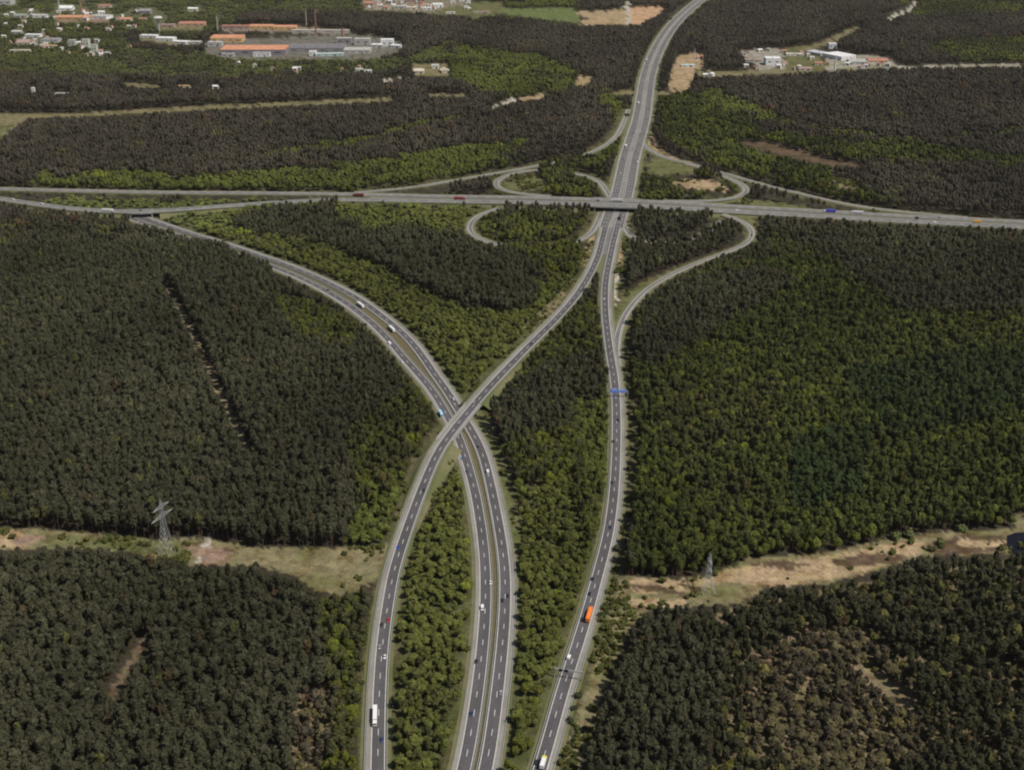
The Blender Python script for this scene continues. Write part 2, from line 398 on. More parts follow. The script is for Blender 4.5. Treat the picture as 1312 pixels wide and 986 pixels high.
guardrail(pCS, aCS - 1.2, 'central steel guardrail of the motorway crossing from left to right', GR, dz=zCS)
guardrail(pCS, bCS + .4, 'steel guardrail along the near edge of the crossing motorway', GR, dz=zCS)

# ------------------------------------------------------------------ land cover (polygons traced as ground areas)
# kind -> (tree kind weights pine, broad), tint pine, tint broad, density, height
KIND = {
 'pine':   (1.0, (.0525, .0525, .030), (.085, .09, .032), .96, 1.0),
 'pinef':  (1.0, (.058, .051, .036), (.085, .09, .032), 1.0, 1.0),
 'green':  (0.1, (.059, .063, .023), (.078, .089, .022), .95, .72),
 'strip':  (0.05, (.061, .063, .023), (.083, .090, .024), 1.0, .54),
 'mixed':  (0.5, (.055, .057, .023), (.074, .082, .018), 1.0, .85),
 'young':  (0.55, (.051, .060, .019), (.073, .083, .018), 1.0, .9),
 'sparse': (0.85, (.044, .044, .023), (.095, .09, .03), .80, .95),
 'brown':  (0.4, (.066, .056, .037), (.100, .088, .044), .92, .65),
 'town':   (0.2, (.055, .055, .030), (.070, .077, .028), .75, .6),
 'low':    (0.0, (.07, .08, .03), (.10, .115, .035), 1.0, .34),
 'dkgreen':(0.75, (.034, .048, .018), (.044, .058, .015), 1.0, .95),
 'brush':  (0.0, (.07, .08, .04), (.12, .13, .05), .10, .3),
}
KN = list(KIND)
cls = np.zeros((RH, RW), np.uint8)
def cover(kind, pts): fill(cls, pts, KN.index(kind))
cover('pinef', [(-420, -60), (1740, -60), (1740, 290), (-420, 290)])
cover('town', [(-420, 10), (300, -10), (380, 20), (330, 60), (300, 110), (180, 120), (-420, 130)])
cover('town', [(300, 0), (620, -10), (620, 20), (560, 75), (480, 95), (300, 95)])
cover('pinef', [(170, 60), (380, 72), (520, 70), (600, 40), (600, 20), (330, 14), (250, 50), (160, 40)])
cover('pinef', [(-20, 95), (300, 100), (440, 100), (530, 92), (560, 105), (520, 122), (100, 143), (-20, 146)])
cover('green', [(560, 70), (600, 55), (690, 68), (740, 85), (745, 110), (690, 125), (620, 118), (570, 95)])
cover('green', [(600, 0), (740, -5), (745, 32), (640, 20)])
cover('green', [(30, 238), (60, 214), (160, 212), (250, 222), (420, 208), (520, 192), (640, 178), (690, 172), (640, 205), (560, 232), (420, 244), (200, 244)])
cover('green', [(330, 192), (450, 176), (560, 150), (600, 143), (590, 150), (480, 178), (350, 198)])
cover('pinef', [(60, 212), (180, 208), (150, 215), (70, 222)])
cover('green', [(755, 120), (800, 118), (810, 150), (780, 180), (740, 200), (700, 212), (690, 240), (765, 246), (775, 215), (790, 175), (778, 140)])
cover('mixed', [(640, 205), (760, 195), (780, 215), (785, 246), (640, 244)])
cover('young', [(840, 120), (880, 115), (930, 125), (980, 170), (1080, 205), (1130, 240), (1180, 262), (1060, 250), (960, 232), (900, 200), (860, 185), (838, 150)])
cover('green', [(880, 108), (930, 112), (1000, 148), (1080, 165), (1190, 175), (1312, 160), (1400, 160), (1312, 168), (1160, 180), (1080, 172), (980, 150), (920, 135)])
cover('young', [(985, 165), (1100, 180), (1210, 185), (1300, 200), (1400, 205), (1300, 215), (1180, 206), (1090, 200), (1000, 184)])
cover('pinef', [(1060, 205), (1330, 210), (1400, 280), (1180, 268), (1110, 240)])
cover('mixed', [(820, 200), (900, 215), (960, 240), (930, 262), (815, 258)])
cover('green', [(815, 240), (860, 244), (920, 250), (900, 262), (815, 258)])
cover('pinef', [(850, 20), (900, 0), (1740, -60), (1740, 75), (1150, 80), (1080, 50), (950, 62), (880, 65)])
cover('mixed', [(1200, 48), (1330, 45), (1330, 75), (1240, 80), (1190, 65)])
cover('mixed', [(1140, -5), (1330, -5), (1310, 15), (1170, 20)])
# middle distance
cover('strip', [(180, 290), (240, 256), (640, 264), (770, 272), (762, 305), (735, 370), (690, 425), (640, 470), (590, 520), (555, 470), (500, 410), (430, 360), (330, 318), (250, 298)])
cover('pine', [(285, 266), (420, 262), (440, 276), (470, 296), (515, 292), (600, 298), (650, 320), (690, 342), (702, 362), (684, 384), (650, 392), (590, 384), (530, 356), (470, 330), (420, 306), (350, 292), (290, 286)])
cover('green', [(440, 270), (500, 264), (560, 280), (600, 296), (520, 290), (470, 292)])
cover('low', [(0, 247), (620, 250), (620, 257), (480, 255), (300, 262), (180, 268), (80, 262), (0, 252)])
cover('low', [(200, 268), (290, 262), (290, 285), (220, 286)])
cover('mixed', [(620, 268), (760, 268), (758, 300), (735, 350), (690, 335), (640, 315)])
cover('green', [(665, 345), (735, 372), (715, 400), (690, 415), (690, 370)])
cover('pine', [(800, 268), (940, 270), (955, 295), (905, 320), (840, 345), (795, 370), (795, 310)])
cover('mixed', [(985, 285), (1080, 290), (1050, 330), (980, 340)])
cover('young', [(800, 420), (860, 362), (960, 330), (1080, 320), (1340, 400), (1340, 690), (1200, 700), (960, 730), (810, 745), (812, 600)])
cover('pine', [(980, 285), (1120, 285), (1740, 285), (1740, 400), (1340, 405), (1150, 395), (1060, 330)])
cover('pine', [(800, 440), (860, 365), (980, 340), (1020, 360), (960, 400), (880, 440), (830, 470)])
cover('mixed', [(690, 425), (765, 380), (772, 440), (782, 520), (780, 600), (740, 560), (690, 520), (650, 530), (640, 480)])
cover('pine', [(690, 470), (770, 450), (775, 490), (700, 560), (640, 600), (620, 540)])
cover('green', [(735, 500), (776, 500), (780, 620), (760, 720), (740, 720), (730, 600)])
cover('mixed', [(650, 560), (740, 540), (750, 640), (740, 740), (655, 740)])
cover('strip', [(665, 620), (720, 600), (750, 660), (750, 760), (660, 990), (640, 990), (660, 760)])
cover('strip', [(640, 760), (770, 740), (760, 800), (700, 940), (690, 1180), (630, 1180)])
cover('pine', [(-420, 286), (190, 280), (260, 305), (340, 335), (430, 390), (500, 440), (550, 500), (580, 560), (540, 600), (500, 690), (-420, 690)])
cover('mixed', [(340, 370), (430, 392), (470, 430), (440, 450), (380, 430)])
cover('green', [(500, 600), (535, 570), (570, 560), (560, 600), (520, 660), (500, 700), (440, 700), (450, 660)])
cover('mixed', [(440, 560), (540, 480), (575, 540), (560, 580), (500, 620), (460, 640)])
cover('strip', [(565, 590), (590, 585), (612, 640), (618, 730), (615, 830), (600, 900), (590, 990), (580, 1180), (500, 1180), (500, 900), (505, 800), (520, 720), (540, 650)])
cover('mixed', [(400, 760), (470, 740), (468, 1180), (360, 1180), (380, 960), (420, 840)])
cover('brown', [(380, 880), (430, 870), (420, 1000), (360, 1050)])
cover('sparse', [(740, 990), (760, 930), (810, 830), (880, 800), (960, 770), (1080, 750), (1400, 700), (1740, 700), (1740, 1200), (700, 1200)])
cover('brown', [(960, 830), (1080, 790), (1150, 830), (1180, 900), (1200, 960), (1100, 1000), (960, 960)])
cover('pine', [(740, 990), (760, 930), (820, 830), (870, 810), (930, 850), (900, 1000), (880, 1200), (700, 1200)])

cover('mixed', [(850, 500), (950, 470), (1010, 490), (990, 560), (880, 600), (840, 560)])
cover('mixed', [(1230, 400), (1320, 395), (1320, 440), (1240, 430)])
cover('mixed', [(880, 620), (960, 600), (1000, 680), (900, 700)])
cover('dkgreen', [(1080, 480), (1330, 430), (1330, 520), (1150, 560)])
cover('dkgreen', [(1020, 560), (1120, 540), (1100, 640), (1010, 650)])
# clearings: (colour, polygon, keep in view?, brush?)
GRASS = (.135, .135, .06); DRY = (.20, .175, .095); SAND = (.37, .275, .17); HEATH = (.115, .08, .052); PALE = (.45, .42, .36); PINK = (.27, .19, .14); ORANGE = (.48, .31, .19); BRIGHT = (.13, .165, .06)
CLEAR = [
 (DRY, [(-420, 160), (-20, 146), (100, 145.5), (200, 139), (330, 133), (500, 125), (505, 129.5), (330, 138), (200, 144), (110, 149.5), (35, 152), (14, 168), (-10, 182), (-420, 230)]),
 (GRASS, [(-420, 175), (0, 160), (20, 160), (0, 178), (-420, 226)]),
 (DRY, [(548, 120.5), (600, 121), (598, 124), (550, 124)]),
 (PALE, [(630, 137), (655, 126), (663, 126), (660, 130), (634, 139)]),
 (SAND, [(660, 127), (690, 122), (702, 118), (700, 124), (675, 130)]),
 (DRY, [(-420, 668), (0, 676), (60, 678), (120, 683), (200, 692), (250, 688), (330, 702), (430, 702), (500, 697), (506, 712), (485, 742), (440, 762), (405, 756), (380, 738), (330, 724), (250, 724), (160, 706), (60, 701), (0, 705), (-420, 700)]),
 (GRASS, [(38, 682), (200, 694), (255, 692), (255, 716), (160, 706), (60, 700)]),
 (SAND, [(-420, 670), (0, 678), (30, 681), (38, 690), (30, 702), (-420, 698)]),
 (PALE, [(267, 684), (271, 686), (257, 722), (251, 722)]),
 (PINK, [(262, 701), (296, 699), (302, 706), (286, 724), (258, 723)]),
 (DRY, [(335, 708), (420, 706), (440, 722), (440, 752), (400, 752), (370, 734)]),
 (DRY, [(785, 748), (806, 738), (860, 742), (905, 738), (960, 716), (1060, 708), (1128, 692), (1200, 682), (1312, 676), (1500, 670), (1740, 660), (1740, 700), (1312, 702), (1290, 709), (1180, 713), (1100, 737), (1060, 748), (990, 750), (950, 772), (880, 777), (832, 780), (806, 806), (792, 840), (775, 880), (760, 930), (742, 990), (722, 1060), (712, 1060), (728, 960), (748, 890), (770, 820), (784, 790), (790, 760)]),
 (SAND, [(808, 741), (890, 742), (965, 722), (1060, 712), (1140, 696), (1190, 694), (1180, 708), (1090, 738), (1000, 750), (930, 745), (880, 758), (810, 760)]),
 (SAND, [(806, 766), (880, 768), (868, 776), (812, 778)]),
 (HEATH, [(1060, 716), (1120, 708), (1170, 712), (1150, 722), (1075, 726)]),
 (HEATH, [(1180, 702), (1235, 684), (1285, 686), (1300, 695), (1285, 706), (1200, 712)]),
 (DRY, [(1300, 660), (1330, 655), (1330, 680), (1300, 682)]),
 (GRASS, [(598, 516), (610, 518), (630, 545), (645, 585), (662, 640), (666, 700), (662, 740), (654, 740), (652, 660), (640, 610), (622, 565)]),
 (GRASS, [(792, 400), (796, 382), (826, 360), (870, 341), (885, 336), (840, 366), (806, 396), (796, 430), (788, 440)]),
 (SAND, [(789, 308), (801, 308), (797, 345), (784, 345)]),
 (PALE, [(783, 345), (796, 345), (790, 375), (787, 392), (781, 375)]),
 (SAND, [(765, 296), (756, 318), (749, 340), (744, 342), (751, 318), (760, 296)]),
 (DRY, [(740, 352), (724, 380), (700, 404), (680, 424), (672, 420), (716, 378)]),
 (BRIGHT, [(600, 8), (640, 12), (735, 10), (745, 30), (700, 26), (640, 16)]),
 (ORANGE, [(806, 10), (852, 9), (842, 20), (815, 33), (806, 30)]),
 (SAND, [(730, 16), (800, 12), (806, 33), (770, 33), (740, 32), (752, 22)]),
 (PALE, [(800, 3), (806, 4), (809, 28), (804, 30)]),
 (SAND, [(734, 110), (744, 98), (762, 99), (750, 110)]),
 (DRY, [(785, 118), (812, 114), (808, 122), (782, 122)]),
 (DRY, [(838, 118), (862, 117), (862, 122), (838, 123)]),
 (SAND, [(856, 112), (862, 86), (870, 72), (900, 68), (902, 82), (890, 92), (885, 112), (872, 118)]),
 (DRY, [(888, 92), (945, 92), (1000, 88), (1150, 82), (1160, 86), (1000, 95), (900, 99)]),
 ((.30, .28, .24), [(944, 66), (975, 64), (1002, 62), (1006, 88), (978, 92), (966, 82)]),
 (GRASS, [(1004, 62), (1040, 58), (1056, 78), (1066, 86), (1050, 91), (1006, 93)]),
 ((.32, .29, .24), [(1060, 76), (1110, 70), (1140, 74), (1152, 85), (1060, 91)]),
 ((.16, .15, .13), [(262, 56), (300, 50), (440, 44), (480, 46), (514, 54), (512, 66), (474, 75), (300, 76), (264, 68)]),
 ((.24, .20, .16), [(284, 34), (380, 34), (450, 40), (450, 44), (380, 42), (284, 40)]),
 ((.22, .19, .14), [(466, -2), (560, -4), (600, -4), (602, 4), (570, 10), (566, 17), (545, 16), (500, 14), (468, 12)]),
 (GRASS, [(566, 10), (600, 4), (645, 4), (640, 20), (600, 21), (568, 19)]),
 ((.24, .17, .12), [(70, 22), (140, 20), (140, 28), (72, 29)]),
 (DRY, [(205, 33), (262, 30), (262, 38), (205, 39)]),
 (DRY, [(180, 48), (256, 54), (256, 58), (220, 58), (180, 52)]),
 ((.33, .31, .25), [(1150, 85), (1312, 81), (1500, 74), (1500, 77.5), (1312, 85), (1150, 87.5)]),
 (PALE, [(1136, 24), (1165, 9), (1171, 3), (1176, 3), (1168, 13), (1140, 26)]),
 (DRY, [(1022, 66), (1070, 46), (1100, 33), (1104, 36), (1072, 52), (1030, 68)]),
 (SAND, [(862, 230), (905, 231), (935, 238), (925, 246), (880, 240), (862, 236)]),
 (SAND, [(828, 158), (833, 172), (845, 190), (870, 203), (895, 208), (895, 212), (862, 206), (840, 196), (826, 180)]),
 (GRASS, [(830, 205), (850, 202), (880, 213), (890, 222), (850, 226), (832, 222)]),
 (HEATH, [(940, 181), (985, 183), (1060, 204), (1110, 212), (1100, 215), (1040, 208), (975, 192)]),
 (DRY, [(1062, 228), (1100, 232), (1100, 243), (1075, 240)]),
 (GRASS, [(945, 254), (990, 258), (1050, 268), (1050, 271), (950, 262)]),
 (GRASS, [(640, 235), (665, 226), (690, 224), (700, 240), (660, 246)]),
 (PALE, [(490, 103), (515, 98), (518, 100), (494, 106)]),
 (DRY, [(528, 82), (575, 82), (578, 98), (530, 98)]),
 (DRY, [(150, 105), (205, 109), (210, 113), (180, 113)]),
 (GRASS, [(952, 280), (965, 278), (972, 295), (960, 310)]),
 (DRY, [(165, 280), (195, 282), (192, 288), (170, 287)]),
 (HEATH, [(800, 752), (830, 748), (875, 756), (900, 768), (880, 764), (840, 758)]),
 (HEATH, [(876, 740), (884, 742), (900, 756), (894, 758)]),
 (HEATH, [(960, 722), (1000, 718), (1040, 722), (1010, 730)]),
 (SAND, [(1225, 690), (1290, 694), (1280, 702), (1230, 700)]),
 (PINK, [(10, 690), (40, 684), (60, 690), (30, 700)]),
 (PINK, [(236, 697), (262, 700), (256, 716), (238, 712)]),
 (HEATH, [(280, 704), (300, 702), (306, 708), (286, 709)]),
]
RIDES = [  # narrow open rides in the forest: (colour, polyline, width m)
 ((.24, .20, .13), [(212, 365), (235, 405), (262, 460), (290, 520), (318, 578)], 6),
 ((.17, .12, .085), [(186, 818), (160, 860), (140, 895)], 4),
 (DRY, [(1105, 850), (1140, 880), (1165, 905)], 7),
 (SAND, [(1010, 195), (1100, 180)], 3),
]
ground_cols = []
for c, poly in CLEAR:
    fill(vis, poly, True); fill(nobase, poly, True); ground_cols.append((c, poly))
for c, line, wd in RIDES:
    p = Path(line, step=10, smooth=1)
    mark_mask(p, -1.9, 1.9, True, wd / 2 - 1.4)
    ground_cols.append((c, [pj(p.P[i] - p.N[i] * wd * .45) for i in range(len(p.P))] + [pj(p.P[i] + p.N[i] * wd * .45) for i in range(len(p.P))][::-1]))

fill(nobase, [(786, 296), (812, 296), (808, 345), (802, 395), (786, 400)], True)
# ------------------------------------------------------------------ ground sheet
gcol = np.zeros((RH, RW, 3), np.float32); gcol[:] = (.050, .044, .030)
for kind, c in (('sparse', (.17, .135, .08)), ('brown', (.20, .155, .095)), ('town', (.11, .115, .06)), ('green', (.07, .07, .035)), ('strip', (.09, .095, .04)), ('brush', (.12, .12, .06))):
    gcol[cls == KN.index(kind)] = c
nbm = nobase & (gcol[..., 0] < .2); gcol[nbm] = (.105, .10, .05)
for c, poly in ground_cols:
    fill(gcol, poly, c)
xs = np.r_[-5000, -2500, -1300, -700, np.arange(-420, 1740, 4), 2000, 2600, 4000, 6500]
ys = np.r_[-214, -205, -190, -160, -120, -90, np.arange(-60, 1199, 3), 1300, 1500, 1900, 2600]
gx, gy = np.meshgrid(xs, ys)
jx = gx + RNG.normal(0, 2.0, gx.shape); jy = gy + RNG.normal(0, 1.0, gy.shape)
cc = gcol[np.clip(np.round(jy).astype(int) - RY0, 0, RH - 1), np.clip(np.round(jx).astype(int) - RX0, 0, RW - 1)]
dx = (gx - CX) / F; dy = (gy - CY) / F; t = H / (SP + dy * CP)
GV = np.stack([dx * t, (CP - dy * SP) * t, 0 * t], -1).reshape(-1, 3)
nx, ny = len(xs), len(ys)
ii = (np.arange(ny - 1)[:, None] * nx + np.arange(nx - 1)[None]).ravel()
GF = np.stack([ii, ii + nx, ii + nx + 1, ii + 1], 1)
me = bpy.data.meshes.new('ground'); me.from_pydata(GV.tolist(), [], GF.tolist())
ca = me.color_attributes.new('cover', 'FLOAT_COLOR', 'POINT')
ca.data.foreach_set('color', np.concatenate([cc.reshape(-1, 3), np.ones((nx * ny, 1))], 1).astype(np.float32).ravel())
m, N, L, B = mat_new('ground_cover')
a = N.new('ShaderNodeAttribute'); a.attribute_name = 'cover'
f = rng_map(N, L, pos_noise(N, L, .12, 5, .7), .3, .7, .5, 1.5)
c = mix_col(N, L, 'MULTIPLY', 1.0, a.outputs['Color'], f)
f = rng_map(N, L, pos_noise(N, L, .03, 4, .6), .48, .64, 0, .8)
c = mix_col(N, L, 'MIX', f, c, mix_col(N, L, 'MULTIPLY', 1.0, c, (.62, .72, .5)))
c = mix_col(N, L, 'MULTIPLY', 1.0, c, rng_map(N, L, pos_noise(N, L, .6, 4, .8), .3, .7, .62, 1.3))
f = rng_map(N, L, pos_noise(N, L, .07, 5, .7), .50, .60, 0, .8)
c = mix_col(N, L, 'MIX', f, c, mix_col(N, L, 'MULTIPLY', 1.0, c, (.66, .56, .46)))
L.new(c, B.inputs['Base Color']); B.inputs['Roughness'].default_value = 1; B.inputs['Specular IOR Level'].default_value = .1
me.materials.append(m); struct('ground', me)
# pond at the right edge
pv = [gp(*q, .06) for q in ((1290, 686), (1300, 682), (1340, 680), (1348, 714), (1312, 717), (1298, 709), (1290, 698))]
struct('pond_water', mesh('pond_water', pv, [tuple(range(len(pv)))], M['water']))
fill(vis, [(1296, 690), (1320, 680), (1330, 712), (1300, 706)], True); fill(nobase, [(1290, 680), (1340, 672), (1345, 718), (1290, 708)], True)


# ------------------------------------------------------------------ bridges
def bridge(label, path, s0, half, a, b, wall_half, piers, group='road bridges over the motorways', thick=1.3, skew=0.0, under=None):
    root = bpy.data.objects.new('road_bridge', None); COL.objects.link(root)
    c = path.at(s0, (a + b) / 2); root.location = (c[0], c[1], 0)
    tag(root, label, 'bridge', group)
    def sub(name, me_): o = link(name, me_, root); o.location = (-c[0], -c[1], 0); return o
    ds = np.arange(s0 - half, s0 + half + .1, 6.0); V, Fc = [], []
    for d in ds:
        for o, z in ((a, -.12), (b, -.12), (b, -thick), (a, -thick)): V.append(tuple(path.at(d, o, z)))
    for j in range(len(ds) - 1):
        for q in range(4): r = (q + 1) % 4; Fc.append((4*j+q, 4*j+r, 4*j+4+r, 4*j+4+q))
    Fc += [(0, 1, 2, 3), tuple(4 * (len(ds) - 1) + k for k in (3, 2, 1, 0))]
    sub('deck', mesh('deck', V, Fc, M['concrete']))
    for e in (a, b):
        V, Fc = [], []
        for d in ds:
            for o, z in ((-.3, -.9), (.3, -.9), (.3, 1.25), (-.3, 1.25)): V.append(tuple(path.at(d, e + o, z)))
        for j in range(len(ds) - 1):
            for q in range(4): r = (q + 1) % 4; Fc.append((4*j+q, 4*j+r, 4*j+4+r, 4*j+4+q))
        Fc += [(0, 1, 2, 3), tuple(4 * (len(ds) - 1) + k for k in (3, 2, 1, 0))]
        sub('parapet', mesh('parapet', V, Fc, M['concrete']))
    def wall(name, d, t, aa, bb):
        V = []
        for z in (0, 1):
            for dd, oo in ((d - t, aa), (d - t, bb), (d + t, bb), (d + t, aa)):
                p = path.at(dd + skew * (oo - (a + b) / 2), oo); p[2] = p[2] - thick + .02 if z else -.3; V.append(tuple(p))
        sub(name, mesh(name, V, [(3, 2, 1, 0), (4, 5, 6, 7), (0, 1, 5, 4), (1, 2, 6, 5), (2, 3, 7, 6), (3, 0, 4, 7)], M['concrete']))
    for sg in (-1, 1): wall('abutment', s0 + sg * wall_half, .8, a + .4, b - .4)
    for d in piers:
        n = max(2, int((b - a) / 6))
        for k in range(n):
            o = a + 1.5 + (b - a - 3) * k / (n - 1); wall('pier', s0 + d, .5, o - .5, o + .5)
    return root
bridge('slender concrete overpass carrying a single carriageway across the twin motorway', pL, sLc, 40, aL - 1.6, bL + 1.6, 32, [0], skew=-.55)
d12 = np.linalg.norm(pCS.at(sB2)[:2] - pCN.P[np.argmin(np.linalg.norm(pCN.P[:, :2] - pCS.at(sB2)[:2], axis=1))][:2])
bridge('wide concrete bridge carrying the crossing motorway over the main road at the interchange', pCS, sB2, 36, -d12 + aCN - 1, bCS + 1, 30, [-1], thick=1.2)
bridge('low concrete bridge over the twin road at the left side, above the dark pine stand', pCS, sC, 20, aCS - 1.2, bCS + 1, 14, [], thick=1.4)

# ------------------------------------------------------------------ vehicles
def wheelm(r=.33, w_=.22):
    m_ = MB(); m_.tube((0, -w_ / 2, 0), (0, w_ / 2, 0), r, n=10); return m_.me('wheel', M['dark'])
WH, WHT = wheelm(), wheelm(.5, .35)
def bevel(me_, w_=.12, seg=2):
    b = bmesh.new(); b.from_mesh(me_); bmesh.ops.bevel(b, geom=b.edges[:], offset=w_, segments=seg, affect='EDGES', profile=.6); b.to_mesh(me_); b.free(); return me_
lamp = M['white']
def veh_root(name, paint):
    o = bpy.data.objects.new(name, None); COL.objects.link(o); return o
def part(name, me_, root, loc=(0, 0, 0), paint=None):
    o = link(name, me_, root, loc)
    if paint: o['paint'] = paint
    return o
def body_profile(pts, hw, name):           # side outline extruded across, x forward
    V = [(x, -hw, z) for x, z in pts] + [(x, hw, z) for x, z in pts]; n = len(pts)
    Fc = [tuple(range(n)), tuple(range(2 * n - 1, n - 1, -1))] + [(i, i + n, (i + 1) % n + n, (i + 1) % n) for i in range(n)]
    me_ = mesh(name, V, Fc, M['car']); b = bmesh.new(); b.from_mesh(me_); bmesh.ops.recalc_face_normals(b, faces=b.faces[:]); b.to_mesh(me_); b.free()
    return bevel(me_, .07)
CARB = body_profile([(-2.2, .35), (2.2, .35), (2.25, .7), (1.2, .95), (-2.0, 1.0), (-2.25, .75)], .88, 'body')
CARR = MB().box(-1.05, .35, -.62, .62, 1.36, 1.45, .04, .04).me('roof', M['car'])
CARG = MB(); CARG.V = [(-1.85, -.8, .97), (1.15, -.8, .94), (1.15, .8, .94), (-1.85, .8, .97), (-1.15, -.63, 1.38), (.4, -.63, 1.38), (.4, .63, 1.38), (-1.15, .63, 1.38)]
CARG.F = [(4, 5, 6, 7), (0, 1, 5, 4), (1, 2, 6, 5), (2, 3, 7, 6), (3, 0, 4, 7)]; CARG = CARG.me('window', M['glass'])
HL = MB().box(-.05, .05, -.18, .18, -.08, .08).me('headlight', lamp)
def make_car():
    r = veh_root('car', None)
    part('body', CARB, r); part('roof', CARR, r); part('window', CARG, r)
    for x in (-1.4, 1.4):
        for y in (-.82, .82): part('wheel', WH, r, (x, y, .33))
    for y in (-.6, .6): part('headlight', HL, r, (2.24, y, .68))
    return r
VANB = body_profile([(-2.7, .4), (2.6, .4), (2.7, .95), (1.9, 1.3), (1.3, 2.05), (1.0, 2.2), (-2.6, 2.2), (-2.7, 2.0)], .98, 'body')
VANG = MB().box(1.36, 1.9, -.85, .85, 1.32, 1.95, 0, .05); VANG = VANG.me('windscreen', M['glass'])
def make_van():
    r = veh_root('van', None); part('body', VANB, r)
    g = MB(); g.V = [(1.98, -.85, 1.3), (1.98, .85, 1.3), (1.42, .8, 1.98), (1.42, -.8, 1.98)]; g.F = [(0, 1, 2, 3)]
    part('windscreen', g.me('windscreen', M['glass']), r)
    for x in (-1.7, 1.8):
        for y in (-.9, .9): part('wheel', WH, r, (x, y, .33))
    for y in (-.7, .7): part('headlight', HL, r, (2.72, y, .75))
    return r
CAB = body_profile([(-1.1, .6), (1.1, .6), (1.2, 1.5), (1.0, 2.9), (.3, 3.5), (-1.1, 3.5)], 1.22, 'cab')
CABG = MB().box(1.0, 1.16, -1.05, 1.05, 1.75, 2.7, .0, .05).me('windscreen', M['glass'])
TRB = bevel(MB().box(-6.7, 6.7, -1.26, 1.26, 1.15, 4.0).me('trailer', M['car']), .06)
SHB = bevel(MB().box(-3.6, 3.6, -1.24, 1.24, 1.1, 3.6).me('box_body', M['car']), .06)
CHS = MB().box(-8, 6.6, -.5, .5, .75, 1.1).me('chassis', M['dark'])
CHS2 = MB().box(-4.6, 4.6, -.5, .5, .7, 1.05).me('chassis', M['dark'])
def make_lorry():
    r = veh_root('lorry', None)
    part('trailer', TRB, r, (-1.4, 0, 0)); part('chassis', CHS, r, (.0, 0, 0))
    c = part('cab', CAB, r, (7.0, 0, 0)); part('windscreen', CABG, c)
    for x in (-6.5, -5.2, -3.9, 4.6, 7.3):
        for y in (-1.05, 1.05): part('wheel', WHT, r, (x, y, .5))
    return r
def make_truck():
    r = veh_root('truck', None)
    part('box_body', SHB, r, (-1.0, 0, 0)); part('chassis', CHS2, r)
    c = part('cab', CAB, r, (3.9, 0, 0)); part('windscreen', CABG, c)
    for x in (-3.3, -2.0, 3.9):
        for y in (-1.05, 1.05): part('wheel', WHT, r, (x, y, .5))
    return r
PROTO = {'car': make_car(), 'van': make_van(), 'lorry': make_lorry(), 'truck': make_truck()}
USED = set()
W_, BK, SV, DB, RD, BL = (.78, .78, .77), (.02, .02, .024), (.38, .38, .39), (.03, .05, .16), (.5, .02, .03), (.03, .07, .5)
def vehicle(kind, px, py, road_i, flip, paint, label, paint2=None, scale=1.0):
    path, z0, _ = road_i
    p = gp(px, py, 0)
    for _ in range(3):
        d, _q = path.nearest(p); z = path.at(d)[2]; p = gp(px, py, z + .8)
    hd = path.heading(d) + (PI if flip else 0)
    r = PROTO[kind] if kind not in USED else copy_tree(PROTO[kind]); USED.add(kind)
    r.location = (p[0], p[1], z + z0 + .02); r.rotation_euler = (0, 0, hd); r.scale = (scale,) * 3
    for o in r.children:
        n = o.name.split('.')[0]
        if n in ('body', 'roof', 'trailer', 'box_body'): o['paint'] = paint
        if n == 'cab': o['paint'] = paint2 or paint
    tag(r, label, kind, 'vehicles driving on the motorways' if kind in ('car', 'van') else 'lorries driving on the motorways')
    return r
def rd(path): return next(r for r in ROADS if r[0] is path)
rL, rTL, rTR, rR, rML, rMR, rCN, rCS, rSE = [rd(p) for p in (pL, pTL, pTR, pR, pML, pMR, pCN, pCS, pSE)]
